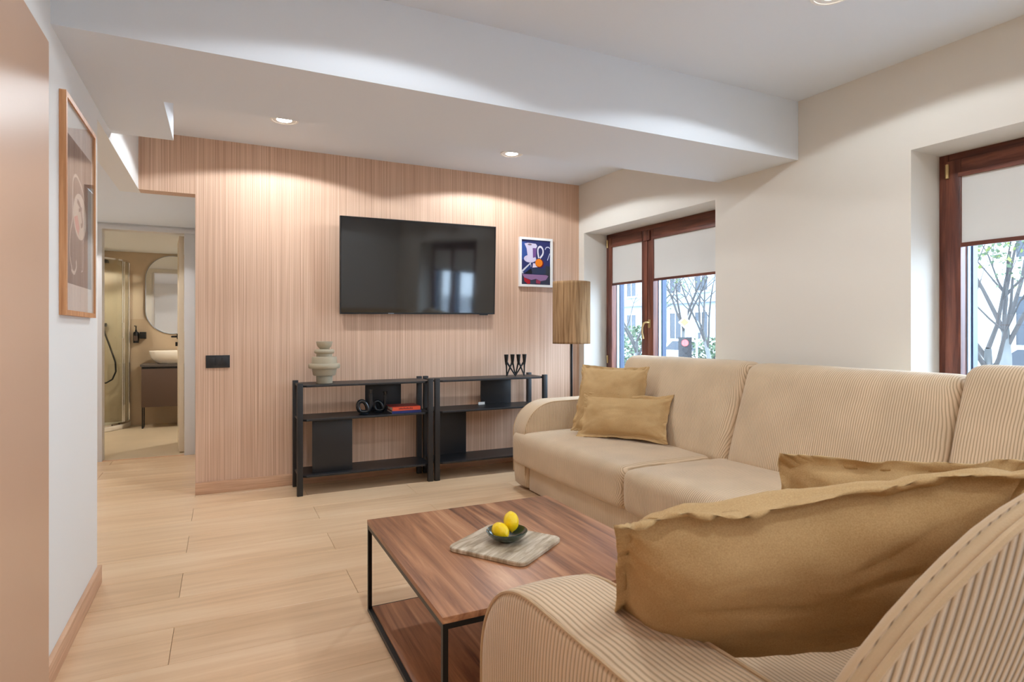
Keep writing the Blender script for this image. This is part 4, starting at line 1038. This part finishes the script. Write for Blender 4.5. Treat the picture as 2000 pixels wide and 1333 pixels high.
def hedge(x, y, rx, ry, h, label, seed):
    rnd = random.Random(seed); V, F = [], []
    for k in range(1400):
        a = rnd.uniform(0, 2*PI); rr = math.sqrt(rnd.random()); z = rnd.random()
        c = Vector((x+rx*rr*math.cos(a)*(1-0.4*z), y+ry*rr*math.sin(a)*(1-0.4*z), -0.6+h*z))
        u = Vector((rnd.uniform(-1, 1), rnd.uniform(-1, 1), rnd.uniform(-1, 1))).normalized()*0.06; v = u.cross(Vector((rnd.uniform(-1, 1), rnd.uniform(-1, 1), 1))).normalized()*0.05
        i = len(V); V += [c-u, c+v, c+u, c-v]; F.append((i, i+1, i+2, i+3))
    t = thing('shrub', (x, y, -0.6), label, 'shrub'); o = mesh('foliage', V, F, foliage_m, t); o['kind'] = 'stuff'
    tube('stem', [(x, y, -0.6), (x, y, -0.6+h*0.6)], 0.04, bark, t)
hedge(12.2, 16.0, 0.9, 1.6, 1.9, 'green shrub behind the pale street tree', 5)
hedge(15.0, 15.2, 0.9, 1.8, 1.5, 'green shrub across the street near the road signs', 6)
def car(x, y, m, label):
    t = thing('car', (x, y, -0.6), label, 'car')
    z0 = -0.6
    prof = [(-2.1, 0.25), (-2.15, 0.62), (-1.95, 0.85), (-1.25, 0.92), (-0.65, 1.40), (0.75, 1.42), (1.45, 0.98), (2.05, 0.86), (2.15, 0.55), (2.1, 0.25)]
    V = [(x-0.85, y+a, z0+b) for a, b in prof]+[(x+0.85, y+a, z0+b) for a, b in prof]; n = len(prof)
    mesh('body', V, [tuple(range(n)), tuple(range(n, 2*n))[::-1]]+[(k, (k+1) % n, (k+1) % n+n, k+n) for k in range(n)], m, t)
    W = [(-1.05, 0.95), (-0.6, 1.32), (0.68, 1.34), (1.2, 0.97)]
    mesh('side_window', [(x-0.856, y+a, z0+b) for a, b in W]+[(x-0.852, y+a, z0+b) for a, b in W], [(0, 1, 2, 3)], win_dark, t)
    for yy in (-1.35, 1.35):
        for sx in (-0.86, 0.70):
            tube('wheel', [(x+sx, y+yy, z0+0.31), (x+sx+0.16, y+yy, z0+0.31)], 0.31, rubber, t, n=20)
car(17.5, 18.5, car_white, 'white car parked across the street behind the road signs')
car(17.6, 24.0, galv, 'grey car parked further along the street')
car(16.0, 6.0, car_white, 'white car parked beyond the second window')
# road sign and traffic light
def at_px(x, y, D):
    s, c = math.sin(YAW), math.cos(YAW); k = (x-1000)/1164.7
    return Vector(((s+k*c)*D, (c-k*s)*D, 1.12+(648.07-y)/1164.7*D))
sp = at_px(1337, 630, 16.0)
t = thing('road_sign', (sp.x, sp.y, -0.6), 'yellow diamond priority road sign on a pole beyond the first window', 'road sign')
tube('pole', [(sp.x+0.06, sp.y, -0.6), (sp.x+0.06, sp.y, sp.z+0.3)], 0.035, galv, t)
def face(c, r, n, a0, m, name, parent, off):
    d = Vector((-c.x, -c.y, 0)).normalized(); s = Vector((-d.y, d.x, 0)); V = []
    for o_ in (off, off-0.012):
        for k in range(n):
            a = a0+2*PI*k/n; V.append(c+d*o_+s*math.cos(a)*r+Vector((0, 0, 1))*math.sin(a)*r)
    return mesh(name, V, [tuple(range(n)), tuple(range(n, 2*n))[::-1]]+[(k, (k+1) % n, (k+1) % n+n, k+n) for k in range(n)], m, parent)
face(sp, 0.16, 4, 0, white_gloss, 'plate', t, 0.06); face(sp, 0.11, 4, 0, sign_y, 'centre', t, 0.075)
tp = at_px(1338, 670, 13.0)
t = thing('traffic_light', (tp.x, tp.y, -0.6), 'traffic light showing red on a post beyond the first window', 'traffic light')
tube('post', [(tp.x, tp.y, -0.6), (tp.x, tp.y, tp.z-0.3)], 0.05, galv, t)
boxes('housing', [(tp.x-0.1, tp.x+0.1, tp.y-0.1, tp.y+0.1, tp.z-0.42, tp.z+0.12)], rubber, t)
face(tp, 0.07, 18, 0, mat('red_signal', srgb(255, 60, 60), 0.4, emit=(srgb(255, 40, 40), 4)), 'red_lens', t, 0.14)
face(tp-Vector((0, 0, 0.15)), 0.06, 18, 0, rubber, 'amber_lens', t, 0.15); face(tp-Vector((0, 0, 0.30)), 0.06, 18, 0, rubber, 'green_lens', t, 0.15)
sp2 = at_px(1358, 640, 18.0)
t = thing('road_sign', (sp2.x, sp2.y, -0.6), 'pale blue rectangular road sign right of the yellow diamond', 'road sign')
tube('pole', [(sp2.x+0.06, sp2.y, -0.6), (sp2.x+0.06, sp2.y, sp2.z+0.2)], 0.035, galv, t)
face(sp2, 0.22, 4, PI/4, mat('sign_blue', srgb(140, 180, 220), 0.4), 'plate', t, 0.06)
